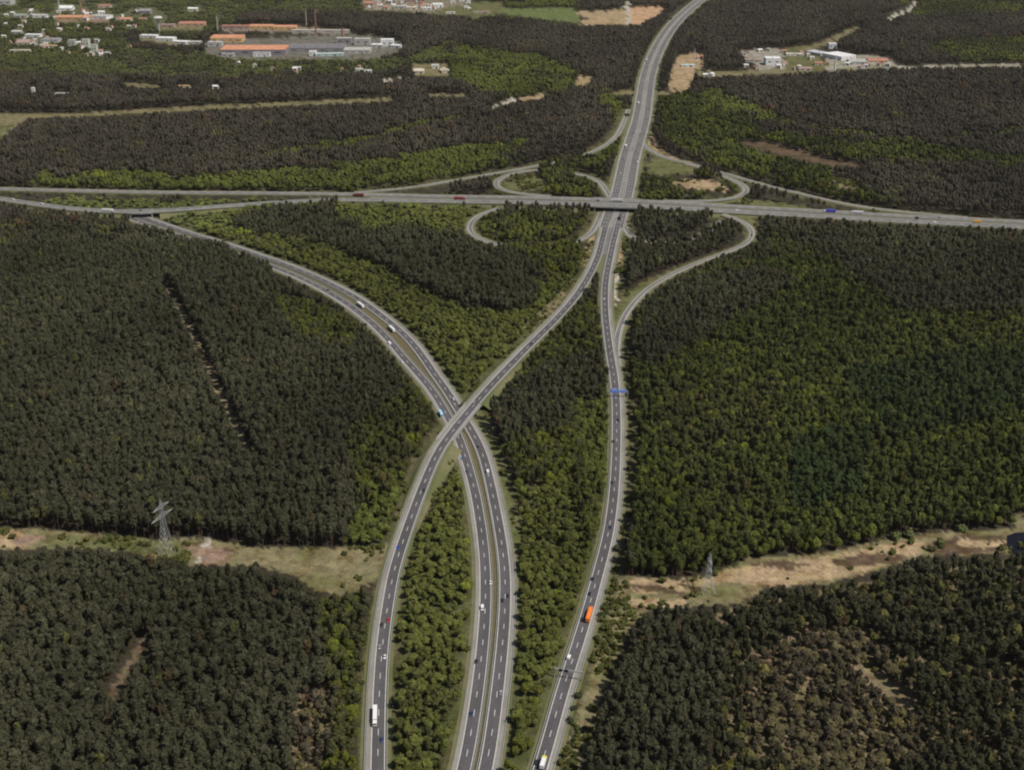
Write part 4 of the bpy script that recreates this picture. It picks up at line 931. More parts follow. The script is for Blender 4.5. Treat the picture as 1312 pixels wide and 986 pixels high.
B_ = [
 ('pale grey corner block at the very top left', -20, 14, 7, 40, 14, Lg, Lg, 'flat', 0, 'building', 'block'),
 ('white hall with bright roof beside the thin white chimney', 75, 92, 14, 30, 7, Wh, Wh, 'gable', 0, 'hall', 0),
 ('long brown orange hall below the brick chimney, far left', 72, 114, 26, 30, 8, (.5, .34, .2), Or, 'saw', 0, 'factory hall', 0),
 ('grey and white hall right of the long orange hall, far left', 115, 139, 25, 40, 8, Wh, Lg, 'flat', -.2, 'hall', 0),
 ('red roofed house high at the upper left', 126, 142, 10, 14, 5, Cr, Rr, 'gable', 0, 'house', 0),
 ('small white house above the grey green roofs at the left', 42, 60, 23, 16, 6, Wh, Lg, 'gable', 0, 'house', 0),
 ('greenish grey shed at the upper left edge', 18, 34, 23, 18, 6, Lg, (.3, .35, .3), 'gable', 0, 'shed', 0),
 ('low grey house at the left edge above the pink roof', 15, 27, 44, 16, 6, Lg, Lg, 'gable', 0, 'house', 0),
 ('bright white villa in the left suburb', 32, 52, 48, 18, 6, Wh, Wh, 'flat', -.1, 'villa', 0),
 ('house with a dull pink roof at the left', 21, 38, 58, 28, 6, Cr, Pk, 'gable', 0, 'house', 0),
 ('grey flat roofed workshop in the left suburb', 52, 74, 55, 34, 7, Lg, Gy, 'flat', 0, 'workshop', 0),
 ('long low cream building at the left edge of the suburb', 12, 38, 67, 12, 4, Cr, Cr, 'flat', 0, 'building', 'long_house'),
 ('low yellow white row building in the left suburb', 50, 72, 61, 10, 4, Cr, Ye, 'flat', 0, 'row house', 0),
 ('pale block of flats, left of the three in the left suburb', 88, 96, 60, 14, 15, Lg, Lg, 'flat', 0, 'apartment block', 0),
 ('pale block of flats, middle and tallest of the three in the left suburb', 106, 114, 62, 16, 20, (.55, .57, .5), Lg, 'flat', 0, 'apartment block', 0),
 ('pale block of flats, right of the three in the left suburb', 117, 124, 68, 14, 18, (.55, .57, .5), Lg, 'flat', 0, 'apartment block', 0),
 ('slim white tower house near the left field edge', 40.5, 44.5, 121, 8, 12, Wh, Wh, 'flat', 0, 'tower house', 0),
 ('low white shed right of the slim white tower house', 70, 88, 122, 9, 3, Wh, Lg, 'flat', 0, 'shed', 0),
 ('small orange roofed house at the upper left', 153, 168, 27, 16, 5, Cr, Or, 'gable', 0, 'house', 0),
 ('tiny brown roofed house right of the orange roofed house', 178, 187, 26, 10, 4, Cr, Rr, 'gable', 0, 'house', 0),
 ('grey domed shed above the water tower', 178, 193, 18, 24, 8, Gy, Gy, 'gable', 0, 'shed', 0),
 ('pinkish long hall right of the water tower', 205, 223, 36, 18, 8, Pk, Pk, 'flat', 0, 'hall', 0),
 ('red orange roofed works between water tower and factory', 229, 262, 34, 28, 8, (.5, .34, .24), Rr, 'saw', 0, 'works', 0),
 ('cream house alone in trees above the factory', 241, 253, 15, 14, 8, Cr, Wh, 'gable', 0, 'house', 0),
 ('long white hall, left section of the white hall row', 179, 201, 49, 20, 6, Wh, Wh, 'flat', -.15, 'hall', 0),
 ('long white hall, middle section of the white hall row', 200, 223, 53, 26, 7, Wh, Wh, 'flat', -.15, 'hall', 0),
 ('long white hall, right section of the white hall row', 222, 241, 57, 22, 6, Wh, Wh, 'flat', -.25, 'hall', 0),
 ('grey hall at the right end of the white hall row', 240, 257, 57, 24, 5, Lg, Lg, 'flat', 0, 'hall', 0),
 ('big factory hall with bright orange front roof and lilac walls', 283, 366, 71, 62, 13, Li, Or, 'saw', 0, 'factory', 0),
 ('yellow and orange stepped roof hall behind the big orange factory', 270, 310, 55, 46, 12, Ye, Or, 'saw', 0, 'factory hall', 0),
 ('cream hall at the left corner of the big orange factory', 266, 284, 60, 22, 10, (.5, .48, .46), Lg, 'flat', 0, 'hall', 0),
 ('white annex in front of the big orange factory, left', 284, 300, 73, 10, 7, Lg, Lg, 'flat', 0, 'annex', 0),
 ('white annex in front of the big orange factory, right', 324, 346, 73, 12, 9, Wh, Lg, 'flat', 0, 'annex', 0),
 ('long brick works with pink walls behind the orange factory', 284, 320, 38, 20, 9, Pk, Rr, 'flat', 0, 'works', 0),
 ('yellow orange row of halls, left one behind the factory', 320, 350, 38, 22, 9, Ye, Or, 'saw', 0, 'factory hall', 0),
 ('yellow orange row of halls, right one behind the factory', 350, 380, 39, 22, 9, Ye, Or, 'saw', 0, 'factory hall', 0),
 ('long pale narrow building behind the grey factory', 374, 448, 42, 12, 6, Lg, Cr, 'flat', 0, 'building', 'long_building'),
 ('wide dark grey factory hall with flat roof', 368, 440, 67, 70, 9, Gy, (.21, .20, .21), 'flat', 0, 'factory', 0),
 ('low pale teal front building of the grey factory', 404, 440, 72, 16, 5, Tl, Tl, 'flat', .1, 'building', 'front_building'),
 ('bright white cube at the corner of the grey factory', 396, 405, 72, 14, 10, Wh, Wh, 'flat', 0, 'building', 'white_block'),
 ('light grey right wing of the grey factory', 440, 474, 69, 44, 8, Lg, Lg, 'flat', 0, 'factory wing', 0),
 ('tall grey block at the right end of the grey factory', 454, 474, 58, 22, 14, Lg, Lg, 'flat', 0, 'building', 'grey_block'),
 ('grey tower block beside the short brown chimney', 431, 450, 57, 20, 14, Gy, Lg, 'flat', 0, 'building', 'tower_block'),
 ('white grey offices right of the grey factory', 476, 490, 62, 20, 8, Lg, Wh, 'flat', 0, 'office', 0),
 ('tall bright white block right of the grey factory', 488, 504, 60, 22, 16, Wh, Wh, 'flat', 0, 'building', 'white_block'),
 ('low bright white hall at the right end of the factory area', 501, 514, 62, 20, 6, Wh, Wh, 'flat', -.3, 'hall', 0),
 ('tiny white house in trees below the grey factory, left', 376, 386, 90, 10, 5, Cr, Lg, 'gable', 0, 'house', 0),
 ('tiny white house in trees below the grey factory, middle', 455, 465, 92, 10, 5, Wh, Lg, 'gable', 0, 'house', 0),
 ('tiny white house in trees below the grey factory, right', 467, 476, 94, 10, 5, Wh, Lg, 'gable', 0, 'house', 0),
 ('cream farm house, left of the small group in the middle wood', 530, 543, 95, 20, 6, Cr, Cr, 'gable', 0, 'farm house', 0),
 ('white farm house, middle of the small group in the middle wood', 553, 562, 88, 14, 6, Wh, Lg, 'gable', 0, 'farm house', 0),
 ('long cream barn, right of the small group in the middle wood', 564, 575, 94, 26, 5, Cr, Cr, 'gable', .3, 'barn', 0),
 ('low cream house at the left field edge among trees', 228, 244, 113, 8, 4, Cr, Ye, 'flat', 0, 'house', 0),
 ('white house above the middle of the long field strip', 272, 280, 114, 9, 5, Wh, Wh, 'gable', 0, 'house', 0),
 ('red pink town house, leftmost at the top edge', 466, 478, 8, 24, 8, Pk, Rr, 'gable', 0, 'town house', 0),
 ('brown roofed town block left at the top edge', 478, 500, 12, 20, 8, Cr, Pk, 'flat', 0, 'town house', 0),
 ('grey white town hall shed left of the centre at the top', 504, 518, 12, 26, 8, Lg, Lg, 'flat', 0, 'shed', 0),
 ('cream hall at the top edge', 520, 534, 13, 28, 7, Cr, Cr, 'flat', 0, 'hall', 0),
 ('white workshop at the top edge, front row', 541, 553, 13, 16, 6, Wh, Wh, 'flat', 0, 'workshop', 0),
 ('large white warehouse at the top edge', 554, 567, 10, 34, 9, Wh, Wh, 'flat', .2, 'warehouse', 0),
 ('pinkish warehouse behind the large white one at the top', 520, 545, 3, 24, 9, Pk, Cr, 'flat', 0, 'warehouse', 0),
 ('white bungalow on the meadow at the top', 571, 583, 18, 14, 4, Wh, Cr, 'flat', 0, 'bungalow', 0),
 ('white roofed hall at the top edge right of the warehouses', 588, 600, 2, 20, 7, Wh, Wh, 'flat', 0, 'hall', 0),
 ('cream and pink row building on the meadow at the top', 606, 628, 17, 14, 4, Cr, Pk, 'flat', 0, 'row house', 0),
 ('grey town block at the top edge, second from left', 496, 508, 4, 20, 9, Lg, Lg, 'flat', 0, 'town house', 0),
 ('small white hut in the compound right of the far motorway', 873, 890, 86, 9, 4, Wh, (.5, .58, .56), 'gable', 0, 'hut', 0),
 ('orange roofed shed behind the mast right of the far motorway', 893, 900, 76, 12, 5, Cr, Or, 'gable', 0, 'shed', 0),
 ('small pale house left of the round white tank', 901, 907, 98, 9, 4, Wh, Wh, 'gable', 0, 'house', 0),
 ('white flat roofed works building, left of the right hand compound', 981, 1000, 84, 28, 15, Wh, Wh, 'flat', 0, 'works', 0),
 ('low grey yard building with a reddish roof in the compound', 955, 976, 80, 16, 5, Lg, Pk, 'flat', 0, 'building', 'yard_building'),
 ('tall white cube at the top of the compound', 1062, 1072, 63, 16, 12, Wh, Wh, 'flat', 0, 'building', 'white_block'),
 ('long bright white hall running diagonally in the compound', 1066, 1092, 77, 62, 8, Wh, Wh, 'flat', .55, 'hall', 0),
 ('pale lilac roofed hall left of the long white hall', 1042, 1058, 72, 48, 6, Lg, (.55, .53, .58), 'flat', .6, 'hall', 0),
 ('grey hall right of the long white hall', 1090, 1112, 83, 40, 6, Lg, Lg, 'flat', 0, 'hall', 0),
 ('orange red roofed long house at the right end of the compound', 1112, 1138, 81, 20, 5, Cr, Rr, 'gable', 0, 'long house', 0),
 ('red roofed house with cream walls in the middle of the compound', 1044, 1054, 84, 12, 5, Cr, Rr, 'gable', 0, 'house', 0),
 ('cream house left of the red roofed house in the compound', 1024, 1040, 91, 12, 5, Cr, Pk, 'gable', 0, 'house', 0),
 ('long low white building at the upper left of the compound', 1008, 1030, 72, 18, 4, Wh, Cr, 'flat', -.1, 'building', 'long_building'),
]
for b in B_:
    nm = b[11] if b[11] else None
    bld(*b[:11], name=nm, nwin=4 if (b[2] - b[1]) > 20 else 2)
rr_ = random.Random(5); k_ = 0
for x0, x1, y0, y1, n_, lab1, lab2, gr in ((468, 600, 1, 13, 34, 'tiny pale roofed house in the crowded town at the top edge', 'tiny reddish roofed house in the crowded town at the top edge', 'small houses of the town at the top edge'),
                                 (0, 175, 14, 74, 58, 'tiny pale roofed house among trees in the upper left suburb', 'tiny reddish roofed house among trees in the upper left suburb', 'small houses of the upper left suburb'),
                                 (300, 500, 78, 96, 7, 'tiny pale cottage in the trees below the big factories', 'tiny reddish cottage in the trees below the big factories', 'cottages below the factories'),
                                 (948, 1062, 66, 91, 22, 'tiny pale house in the right hand compound, left of the round tower', 'tiny reddish house in the right hand compound, left of the round tower', 'houses of the right hand compound'),
                                 (1076, 1140, 82, 91, 10, 'tiny pale shed along the front of the right hand compound', 'tiny reddish shed along the front of the right hand compound', 'sheds of the right hand compound')):
    for _ in range(n_):
        x = rr_.uniform(x0, x1); y = rr_.uniform(y0, y1); red = rr_.random() < .35; w2 = rr_.uniform(2.2, 6.5)
        o = bld(lab2 if red else lab1, x, x + w2, y, rr_.uniform(7, 11), rr_.uniform(4, 7), Cr if rr_.random() < .5 else Wh, Rr if red else (Lg if rr_.random() < .6 else Wh), 'gable', rr_.uniform(-.5, .5), 'house', nwin=1)
        o['group'] = gr + (', reddish' if red else ', pale')
# round tank
p = gp(912, 97.5); root = bpy.data.objects.new('storage_tank', None); COL.objects.link(root); root.location = tuple(p); tag(root, 'small round white storage tank below the far compound', 'storage tank')
part('shell', MB().tube((0, 0, 0), (0, 0, 6), 6, n=20).me('shell', M['wall']), root, paint=Wh); part('lid', MB().tube((0, 0, 6.01), (0, 0, 8), 6, 1.5, n=20).me('lid', M['wall']), root, paint=Wh)
fill(vis, [(906, 88), (918, 88), (918, 97), (906, 97)], True)

# ------------------------------------------------------------------ trees
def ico(sub):
    b = bmesh.new(); bmesh.ops.create_icosphere(b, subdivisions=sub, radius=1); V = [v.co.copy() for v in b.verts]; Fc = [[v.index for v in f.verts] for f in b.faces]; b.free(); return V, Fc
ICO = {k: ico(k) for k in (1, 2)}
def blob(V, Fc, VAR, c, r, sub, seed, var, rough=.28):
    iv, fi = ICO[sub]; k = len(V)
    for v in iv:
        n = noise.noise(v * 1.9 + Vector((seed, seed * 1.7, 3.1))) + .5 * noise.noise(v * 4.3 + Vector((seed, 1, 2)))
        s = 1 + rough * 2 * n
        V.append((c[0] + v.x * r[0] * s, c[1] + v.y * r[1] * s, c[2] + v.z * r[2] * s)); VAR.append(min(1, max(0, var + .35 * n)))
    for f in fi: Fc.append([k + i for i in f])
def leaves(V, Fc, VAR, c, r, n, size, rnd, var):
    for _ in range(n):
        d = Vector((rnd.gauss(0, 1), rnd.gauss(0, 1), rnd.gauss(0, 1) + .25)).normalized(); q = rnd.uniform(.85, 1.18)
        p = Vector((c[0] + d.x * r[0] * q, c[1] + d.y * r[1] * q, c[2] + d.z * r[2] * q))
        u = Vector((rnd.gauss(0, 1), rnd.gauss(0, 1), rnd.gauss(0, .6))).normalized(); v = d.cross(u).normalized() if d.cross(u).length > .1 else d.orthogonal().normalized()
        s = size * rnd.uniform(.6, 1.3); k = len(V)
        V += [tuple(p - u * s), tuple(p + v * s * .8 + d * s * .3), tuple(p + u * s), tuple(p - v * s * .8)]; Fc.append([k, k + 1, k + 2, k + 3])
        VAR += [min(1, max(0, var + rnd.uniform(-.35, .35)))] * 4
def fin(name, V, Fc, VAR, mat):
    me_ = mesh(name, V, Fc, mat); a = me_.attributes.new('var', 'FLOAT', 'POINT'); a.data.foreach_set('value', np.array(VAR, np.float32)); return me_
def trunk(V, Fc, h, r, rnd, limbs):
    m_ = MB(); lean = (rnd.uniform(-.4, .4), rnd.uniform(-.4, .4))
    m_.tube((0, 0, -.3), (lean[0], lean[1], h), r, r * .35, 6)
    for z, L in limbs:
        a = rnd.uniform(0, 2 * PI); t = z / h; m_.tube((lean[0] * t, lean[1] * t, z), (lean[0] * t + math.cos(a) * L, lean[1] * t + math.sin(a) * L, z + L * .5), r * .35, r * .1, 4)
    V += m_.V; Fc += m_.F
def pine_mesh(i, lo=False):
    rnd = random.Random(100 + i); V, Fc, VAR = [], [], []
    h = rnd.uniform(15.5, 19); wd = rnd.uniform(2.1, 3.2); base = h * rnd.uniform(.48, .58); ch = h - base
    blob(V, Fc, VAR, (0, 0, base + ch * .45), (wd * .82, wd * .82, ch * .52), 1, i * 3.3, .45, .34)
    if not lo: leaves(V, Fc, VAR, (0, 0, base + ch * .45), (wd * .82, wd * .82, ch * .52), 50, .6, rnd, .5)
    for k in range(2 if lo else 5):
        a = rnd.uniform(0, 2 * PI); q = rnd.uniform(.25, .6); z = base + ch * rnd.uniform(.15, .85); r_ = wd * rnd.uniform(.38, .6); vv = rnd.uniform(.25, .7)
        c = (math.cos(a) * wd * q, math.sin(a) * wd * q, z)
        blob(V, Fc, VAR, c, (r_, r_, r_ * .9), 1, i * 7.7 + k, vv, .36)
        if not lo: leaves(V, Fc, VAR, c, (r_, r_, r_ * .9), 20, .5, rnd, vv)
    tv, tf = [], []; trunk(tv, tf, h * .9, .24, rnd, [(h * .4, 1.6), (h * .46, 1.8), (h * .5, 1.5)])
    return V, Fc, VAR, tv, tf
def broad_mesh(i, lo=False):
    rnd = random.Random(300 + i); V, Fc, VAR = [], [], []
    h = rnd.uniform(14, 19); wd = rnd.uniform(3.0, 4.3)
    n = 3 if lo else 6
    blob(V, Fc, VAR, (0, 0, h * .62), (wd * .85, wd * .85, h * .3), 1 if lo else 2, i * 2.7, .45, .3)
    if not lo: leaves(V, Fc, VAR, (0, 0, h * .62), (wd * .85, wd * .85, h * .3), 70, .65, rnd, .5)
    for k in range(n):
        a = rnd.uniform(0, 2 * PI); q = rnd.uniform(.35, .75); z = h * rnd.uniform(.45, .85); r_ = wd * rnd.uniform(.4, .6)
        c = (math.cos(a) * wd * q, math.sin(a) * wd * q, z); vv = rnd.uniform(.25, .75)
        blob(V, Fc, VAR, c, (r_, r_, r_ * 1.0), 1, i * 5.1 + k, vv, .35)
        if not lo: leaves(V, Fc, VAR, c, (r_, r_, r_), 26, .6, rnd, vv)
    tv, tf = [], []; trunk(tv, tf, h * .7, .3, rnd, [(h * .3, 2.2), (h * .4, 2.4), (h * .45, 2.0)])
    return V, Fc, VAR, tv, tf
def crown_trunk(nm, g, mat):
    V, Fc, VAR, tv, tf = g
    return fin(nm + '_crown', V, Fc, VAR, mat), mesh(nm + '_trunk', tv, tf, M['trunk'])
NP_, NBR = 8, 6
PG = [pine_mesh(i) for i in range(NP_)]; BG = [broad_mesh(i) for i in range(NBR)]
PCT = [crown_trunk('pine', g, M['needle']) for g in PG]; BCT = [crown_trunk('broadleaf', g, M['leaf']) for g in BG]
def joined(nm, g, mat):
    V, Fc, VAR, tv, tf = g; k = len(V); me_ = mesh(nm, V + tv, Fc + [tuple(k + i for i in f) for f in tf], [mat, M['trunk']], [0] * len(Fc) + [1] * len(tf))
    a = me_.attributes.new('var', 'FLOAT', 'POINT'); a.data.foreach_set('value', np.array(VAR + [0.5] * len(tv), np.float32)); return me_
def clump(nm, gen, mat, i, size, spacing):      # several whole trees, for the far woods
    rnd = random.Random(900 + i); V, Fc, VAR = [], [], []
    n = int(size / spacing)
    for a in range(n):
        for b in range(n):
            g = gen(rnd.randrange(50), True); s = rnd.uniform(.75, 1.12); ox = (a + .5 - n / 2) * spacing + rnd.uniform(-.4, .4) * spacing; oy = (b + .5 - n / 2) * spacing + rnd.uniform(-.4, .4) * spacing
            dv = rnd.uniform(-.3, .3); k = len(V)
            V += [(v[0] * s + ox, v[1] * s + oy, v[2] * s) for v in g[0]]; Fc += [[k + q for q in f] for f in g[1]]; VAR += [min(1, max(0, q + dv)) for q in g[2]]
    return fin(nm, V, Fc, VAR, mat)
def proto_col(nm, meshes):
    c = bpy.data.collections.new(nm)
    for i, me_ in enumerate(meshes):
        o = bpy.data.objects.new('%s_%02d' % (nm, i), me_); c.objects.link(o)
    return c
C_P = proto_col('pine_tree_kinds', [joined('pine', g, M['needle']) for g in PG])
C_B = proto_col('broadleaf_tree_kinds', [joined('broadleaf', g, M['leaf']) for g in BG])
CS = 21.0
C_PF = proto_col('far_pine_kinds', [clump('far_pines', pine_mesh, M['needle'], i, CS, 5.2) for i in range(5)])
C_BF = proto_col('far_broadleaf_kinds', [clump('far_broadleaves', broad_mesh, M['leaf'], i, CS, 7.0) for i in range(5)])
def scatter(name, pts, pick, scl, rot, tint, coll, label, cat):
    n = len(pts)
    if not n: return
    me_ = bpy.data.meshes.new(name); me_.vertices.add(n); me_.vertices.foreach_set('co', np.asarray(pts, np.float32).ravel())
    for an, ty, key, dat in (('pick', 'INT', 'value', np.asarray(pick, np.int32)), ('scl', 'FLOAT_VECTOR', 'vector', np.asarray(scl, np.float32).ravel()),
                             ('rot', 'FLOAT_VECTOR', 'vector', np.asarray(rot, np.float32).ravel()), ('tint', 'FLOAT_VECTOR', 'vector', np.asarray(tint, np.float32).ravel())):
        a = me_.attributes.new(an, ty, 'POINT'); a.data.foreach_set(key, dat)
    o = link(name, me_); tag(o, label, cat, None, 'stuff')
    ng = bpy.data.node_groups.new(name, 'GeometryNodeTree')
    ng.interface.new_socket('Geometry', in_out='INPUT', socket_type='NodeSocketGeometry'); ng.interface.new_socket('Geometry', in_out='OUTPUT', socket_type='NodeSocketGeometry')
    N, L = ng.nodes, ng.links
    gi = N.new('NodeGroupInput'); go = N.new('NodeGroupOutput'); iop = N.new('GeometryNodeInstanceOnPoints'); ci = N.new('GeometryNodeCollectionInfo')
    ci.inputs['Collection'].default_value = coll; ci.inputs['Separate Children'].default_value = True; ci.inputs['Reset Children'].default_value = True
    L.new(gi.outputs[0], iop.inputs['Points']); L.new(ci.outputs[0], iop.inputs['Instance']); iop.inputs['Pick Instance'].default_value = True
    def na(nm, ty):
        q = N.new('GeometryNodeInputNamedAttribute'); q.data_type = ty; q.inputs['Name'].default_value = nm; return q.outputs[0]
    L.new(na('pick', 'INT'), iop.inputs['Instance Index']); L.new(na('scl', 'FLOAT_VECTOR'), iop.inputs['Scale'])
    er = N.new('FunctionNodeEulerToRotation'); L.new(na('rot', 'FLOAT_VECTOR'), er.inputs[0]); L.new(er.outputs[0], iop.inputs['Rotation'])
    L.new(iop.outputs[0], go.inputs[0])
    md = o.modifiers.new('scatter', 'NODES'); md.node_group = ng
    return o
def smooth_noise(x, y, s, seed):
    r = np.random.default_rng(seed); v = np.zeros(len(x))
    for k in range(6):
        a = r.uniform(0, 2 * PI); f_ = s * r.uniform(.6, 2.2); v += np.sin((x * math.cos(a) + y * math.sin(a)) * f_ + r.uniform(0, 6.28))
    return v / 6 * 1.7
def jitgrid(sp, y0, y1, pxl, pxr):
    ys_ = np.arange(y0, y1, sp); out = []
    for y in ys_:
        d = y * CP + H * SP; xl = (pxl - CX) / F * d; xr = (pxr - CX) / F * d; x = np.arange(xl, xr, sp)
        out.append(np.stack([x, np.full(len(x), y)], 1))
    P = np.vstack(out); return P + RNG.uniform(-.46, .46, P.shape) * sp
KP = np.array([KIND[k][0] for k in KN]); KD = np.array([KIND[k][3] for k in KN]); KH = np.array([KIND[k][4] for k in KN])
TP = np.array([KIND[k][1] for k in KN]); TB = np.array([KIND[k][2] for k in KN])
def grow(P, crown_r, hs, far):
    x, y = P[:, 0], P[:, 1]; n = len(P)
    def pr(dx, z): return pj(np.stack([x + dx, y, np.broadcast_to(z, (n,)).astype(float)], 1))
    bx, by = pr(0, 0.0); mx_, my_ = pr(0, 12.0)
    jx_ = mx_ + smooth_noise(x, y, .035, 5) * 5 + RNG.normal(0, 2.0, n) * (1.0 if not far else .7); jy_ = my_ + smooth_noise(x, y, .03, 6) * 2.5 + RNG.normal(0, 1.2, n)
    k = look(cls, jx_, jy_)
    nz = smooth_noise(x, y, .02, 11)
    isP = RNG.random(n) < np.clip(KP[k] + nz * .25 * (KP[k] < .95), 0, 1)
    gap = smooth_noise(x, y, .13, 21)
    ok = RNG.random(n) < KD[k] * np.where((KD[k] < .9) & (gap > .8), .25, 1) * np.where(smooth_noise(x, y, .16, 71) > 1.0, .35, 1)
    Ht = np.clip(hs, .7, 1.35) * KH[k] * np.where(isP, 1.0, .92) * np.where(RNG.random(n) < .12, .72, 1) * (1 + .07 * smooth_noise(x, y, .03, 31))
    e = 0 if not far else CS / 2
    ok &= ~look(nobase, bx, by)
    for dx in ((0,) if not far else (-e, 0, e)):
        for dyy in ((0,) if not far else (-e, 0, e)):
            q = pj(np.stack([x + dx, y + dyy, 0 * x], 1)); ok &= ~look(nobase, *q)
    for f_ in (.2, .35, .5, .65, .8, .93):
        for dx in (-crown_r, 0, crown_r):
            q = pj(np.stack([x + dx, y - (e if far else 0), 17.0 * Ht * f_], 1)); ok &= ~look(vis, *q)
            if far: q = pj(np.stack([x + dx, y + e, 17.0 * Ht * f_], 1)); ok &= ~look(vis, *q)
    tint = np.where(isP[:, None], TP[k], TB[k])
    v = 1 + .20 * smooth_noise(x, y, .012, 41)[:, None] + RNG.normal(0, .10 if not far else .06, (n, 1))
    tint = tint * v
    yel = (smooth_noise(x, y, .06, 51) > .75) & ~isP
    tint[yel] *= (1.12, 1.10, .85)
    u = RNG.random(n); tint[u < .010] *= (1.5, 1.55, .9); tint[(u > .012) & (u < .024) & isP] *= (1.4, 1.05, .95); tint[(u > .03) & (u < .12)] *= .78
    return ok, isP, Ht, tint, k, (bx, by)
YN = 1500.0
near = jitgrid(4.35, 528, YN, -260, 1570)
kk = grow(near, 1.9, RNG.normal(1, .14, len(near)), False)
ok, isP, Ht, tint, kcl, (bx, by) = kk
# broadleaf crowns are wider: thin them out
ok &= isP | (RNG.random(len(near)) < .74)
near, isP, Ht, tint, bx, by, kcl = near[ok], isP[ok], Ht[ok], tint[ok], bx[ok], by[ok], kcl[ok]
n = len(near); P3 = np.c_[near, np.zeros(n)]
rot = np.c_[RNG.normal(0, .03, n), RNG.normal(0, .03, n), RNG.uniform(0, 2 * PI, n)]
wsc = np.clip(RNG.normal(1, .19, n), .55, 1.6); scl = np.c_[wsc * np.sqrt(Ht) * 1.0, wsc * np.sqrt(Ht), Ht]
pick = np.where(isP, RNG.integers(0, NP_, n), RNG.integers(0, NBR, n))
# the nearest trees in frame stand as objects of their own
tx, ty = pj(np.c_[near, 16 * Ht])
infr = (tx > 4) & (tx < 1308) & (ty > 0) & (ty < 984)
dep_ = near[:, 1] * CP + H * SP
solo = np.zeros(n, bool)
def zone(x, y, pine):
    if x < 505:
        if x < 110: a = 'lower left corner'
        elif x < 220: a = 'lower left stand, right of the corner'
        elif x < 330: a = 'middle of the lower left stand'
        elif x < 400: a = 'right part of the lower left stand'
        else: a = 'wood left of the leftmost carriageway'
    elif x < 610: a = 'bottom wood between leftmost carriageway and twin motorway'
    elif x < 720: a = 'bottom wood between twin motorway and right carriageway'
    elif x < 830: a = 'lower right stand, edge by the grassy track'
    elif x < 940: a = 'left part of the lower right stand'
    elif x < 1060: a = 'brownish thin part of the lower right stand'
    elif x < 1190: a = 'middle of the lower right stand'
    else: a = 'lower right corner'
    return a
for pine, cts, nm, cat in ((True, PCT, 'pine_tree', 'pine tree'), (False, BCT, 'broadleaf_tree', 'broadleaf tree')):
    cand = np.where(infr & (isP == pine))[0]
    size = (Ht / dep_)[cand] * (1 + 0 * cand); sel = cand[np.argsort(-size / 1.0)][:300] if False else cand[np.argsort(dep_[cand])][:300]
    solo[sel] = True; protos = {}
    for i in sel:
        q = int(pick[i]); t = tint[i]
        z = zone(tx[i], ty[i], pine)
        lum = t.mean() / np.mean(tint[sel])
        tone = ('dark olive' if lum < .97 else 'paler olive') if pine else ('mid green' if lum < 1.0 else 'light yellow green')
        tall = 'tall' if Ht[i] > np.median(Ht[sel]) else 'shorter'
        cr_, tr_ = cts[q]
        if q not in protos:
            r = bpy.data.objects.new(nm, None); COL.objects.link(r)
            link('crown', cr_, r); link('trunk', tr_, r); protos[q] = r
        else:
            src = protos[q]; r = src.copy(); COL.objects.link(r)
            for ch in src.children:
                c = ch.copy(); c.parent = r; COL.objects.link(c)
        r.location = tuple(P3[i]); r.rotation_euler = tuple(rot[i]); r.scale = tuple(scl[i])
        for c in r.children:
            if c.name.startswith('crown'): c['tint'] = tuple(float(v) for v in t)
        r['label'] = '%s %s %s, %s' % (tall, tone, 'pine' if pine else 'broadleaf tree', z)
        r['category'] = cat; r['group'] = r['label']
rest = ~solo
for pine, coll, nm, lab, cat in ((True, C_P, 'pine_forest', 'dense dark pine forest filling the near and middle ground on both sides of the motorways', 'pine forest'),
                            (False, C_B, 'broadleaf_wood', 'fresh green broadleaf trees between and beside the motorways', 'broadleaf wood')):
    s = rest & (isP == pine); scatter(nm, P3[s], pick[s], scl[s], rot[s], tint[s], coll, lab, cat)
print('NEAR', n, 'solo', solo.sum())
# far woods
far = jitgrid(CS * .93, YN + 8, 6500, -180, 1490)
ok, isP, Ht, tint, kcl, _ = grow(far, 6, RNG.normal(1, .05, len(far)), True)
# second, finer pass fills the narrow places with single trees
far1 = jitgrid(5.6, YN, 3600, -120, 1430)
okc = far[ok]
occ = np.zeros((700, 900), bool)
def cell(P): return np.clip(((P[:, 1] - 1400) / 8).astype(int), 0, 699), np.clip(((P[:, 0] + 3600) / 8).astype(int), 0, 899)
for ddx in (-9, -4.5, 0, 4.5, 9):
    for ddy in (-9, -4.5, 0, 4.5, 9): occ[cell(okc + (ddx, ddy))] = True
far1 = far1[~occ[cell(far1)]]
for pine, coll, nm, lab, cat in ((True, C_PF, 'far_pine_forest', 'far dark pine forest beyond the crossing motorway', 'pine forest'), (False, C_BF, 'far_broadleaf_wood', 'far green broadleaf woods around the town and interchange', 'broadleaf wood')):
    s = ok & (isP == pine); m_ = int(s.sum())
    rr = np.c_[np.zeros(m_), np.zeros(m_), RNG.integers(0, 4, m_) * PI / 2]
    scatter(nm, np.c_[far[s], np.zeros(m_)], RNG.integers(0, 5, m_), np.c_[np.ones(m_), np.ones(m_), Ht[s]], rr, tint[s], coll, lab, cat)
ok1, isP1, Ht1, tint1, _, _ = grow(far1, 1.5, RNG.normal(1, .1, len(far1)), False)
ok1 &= isP1 | (RNG.random(len(far1)) < .7)
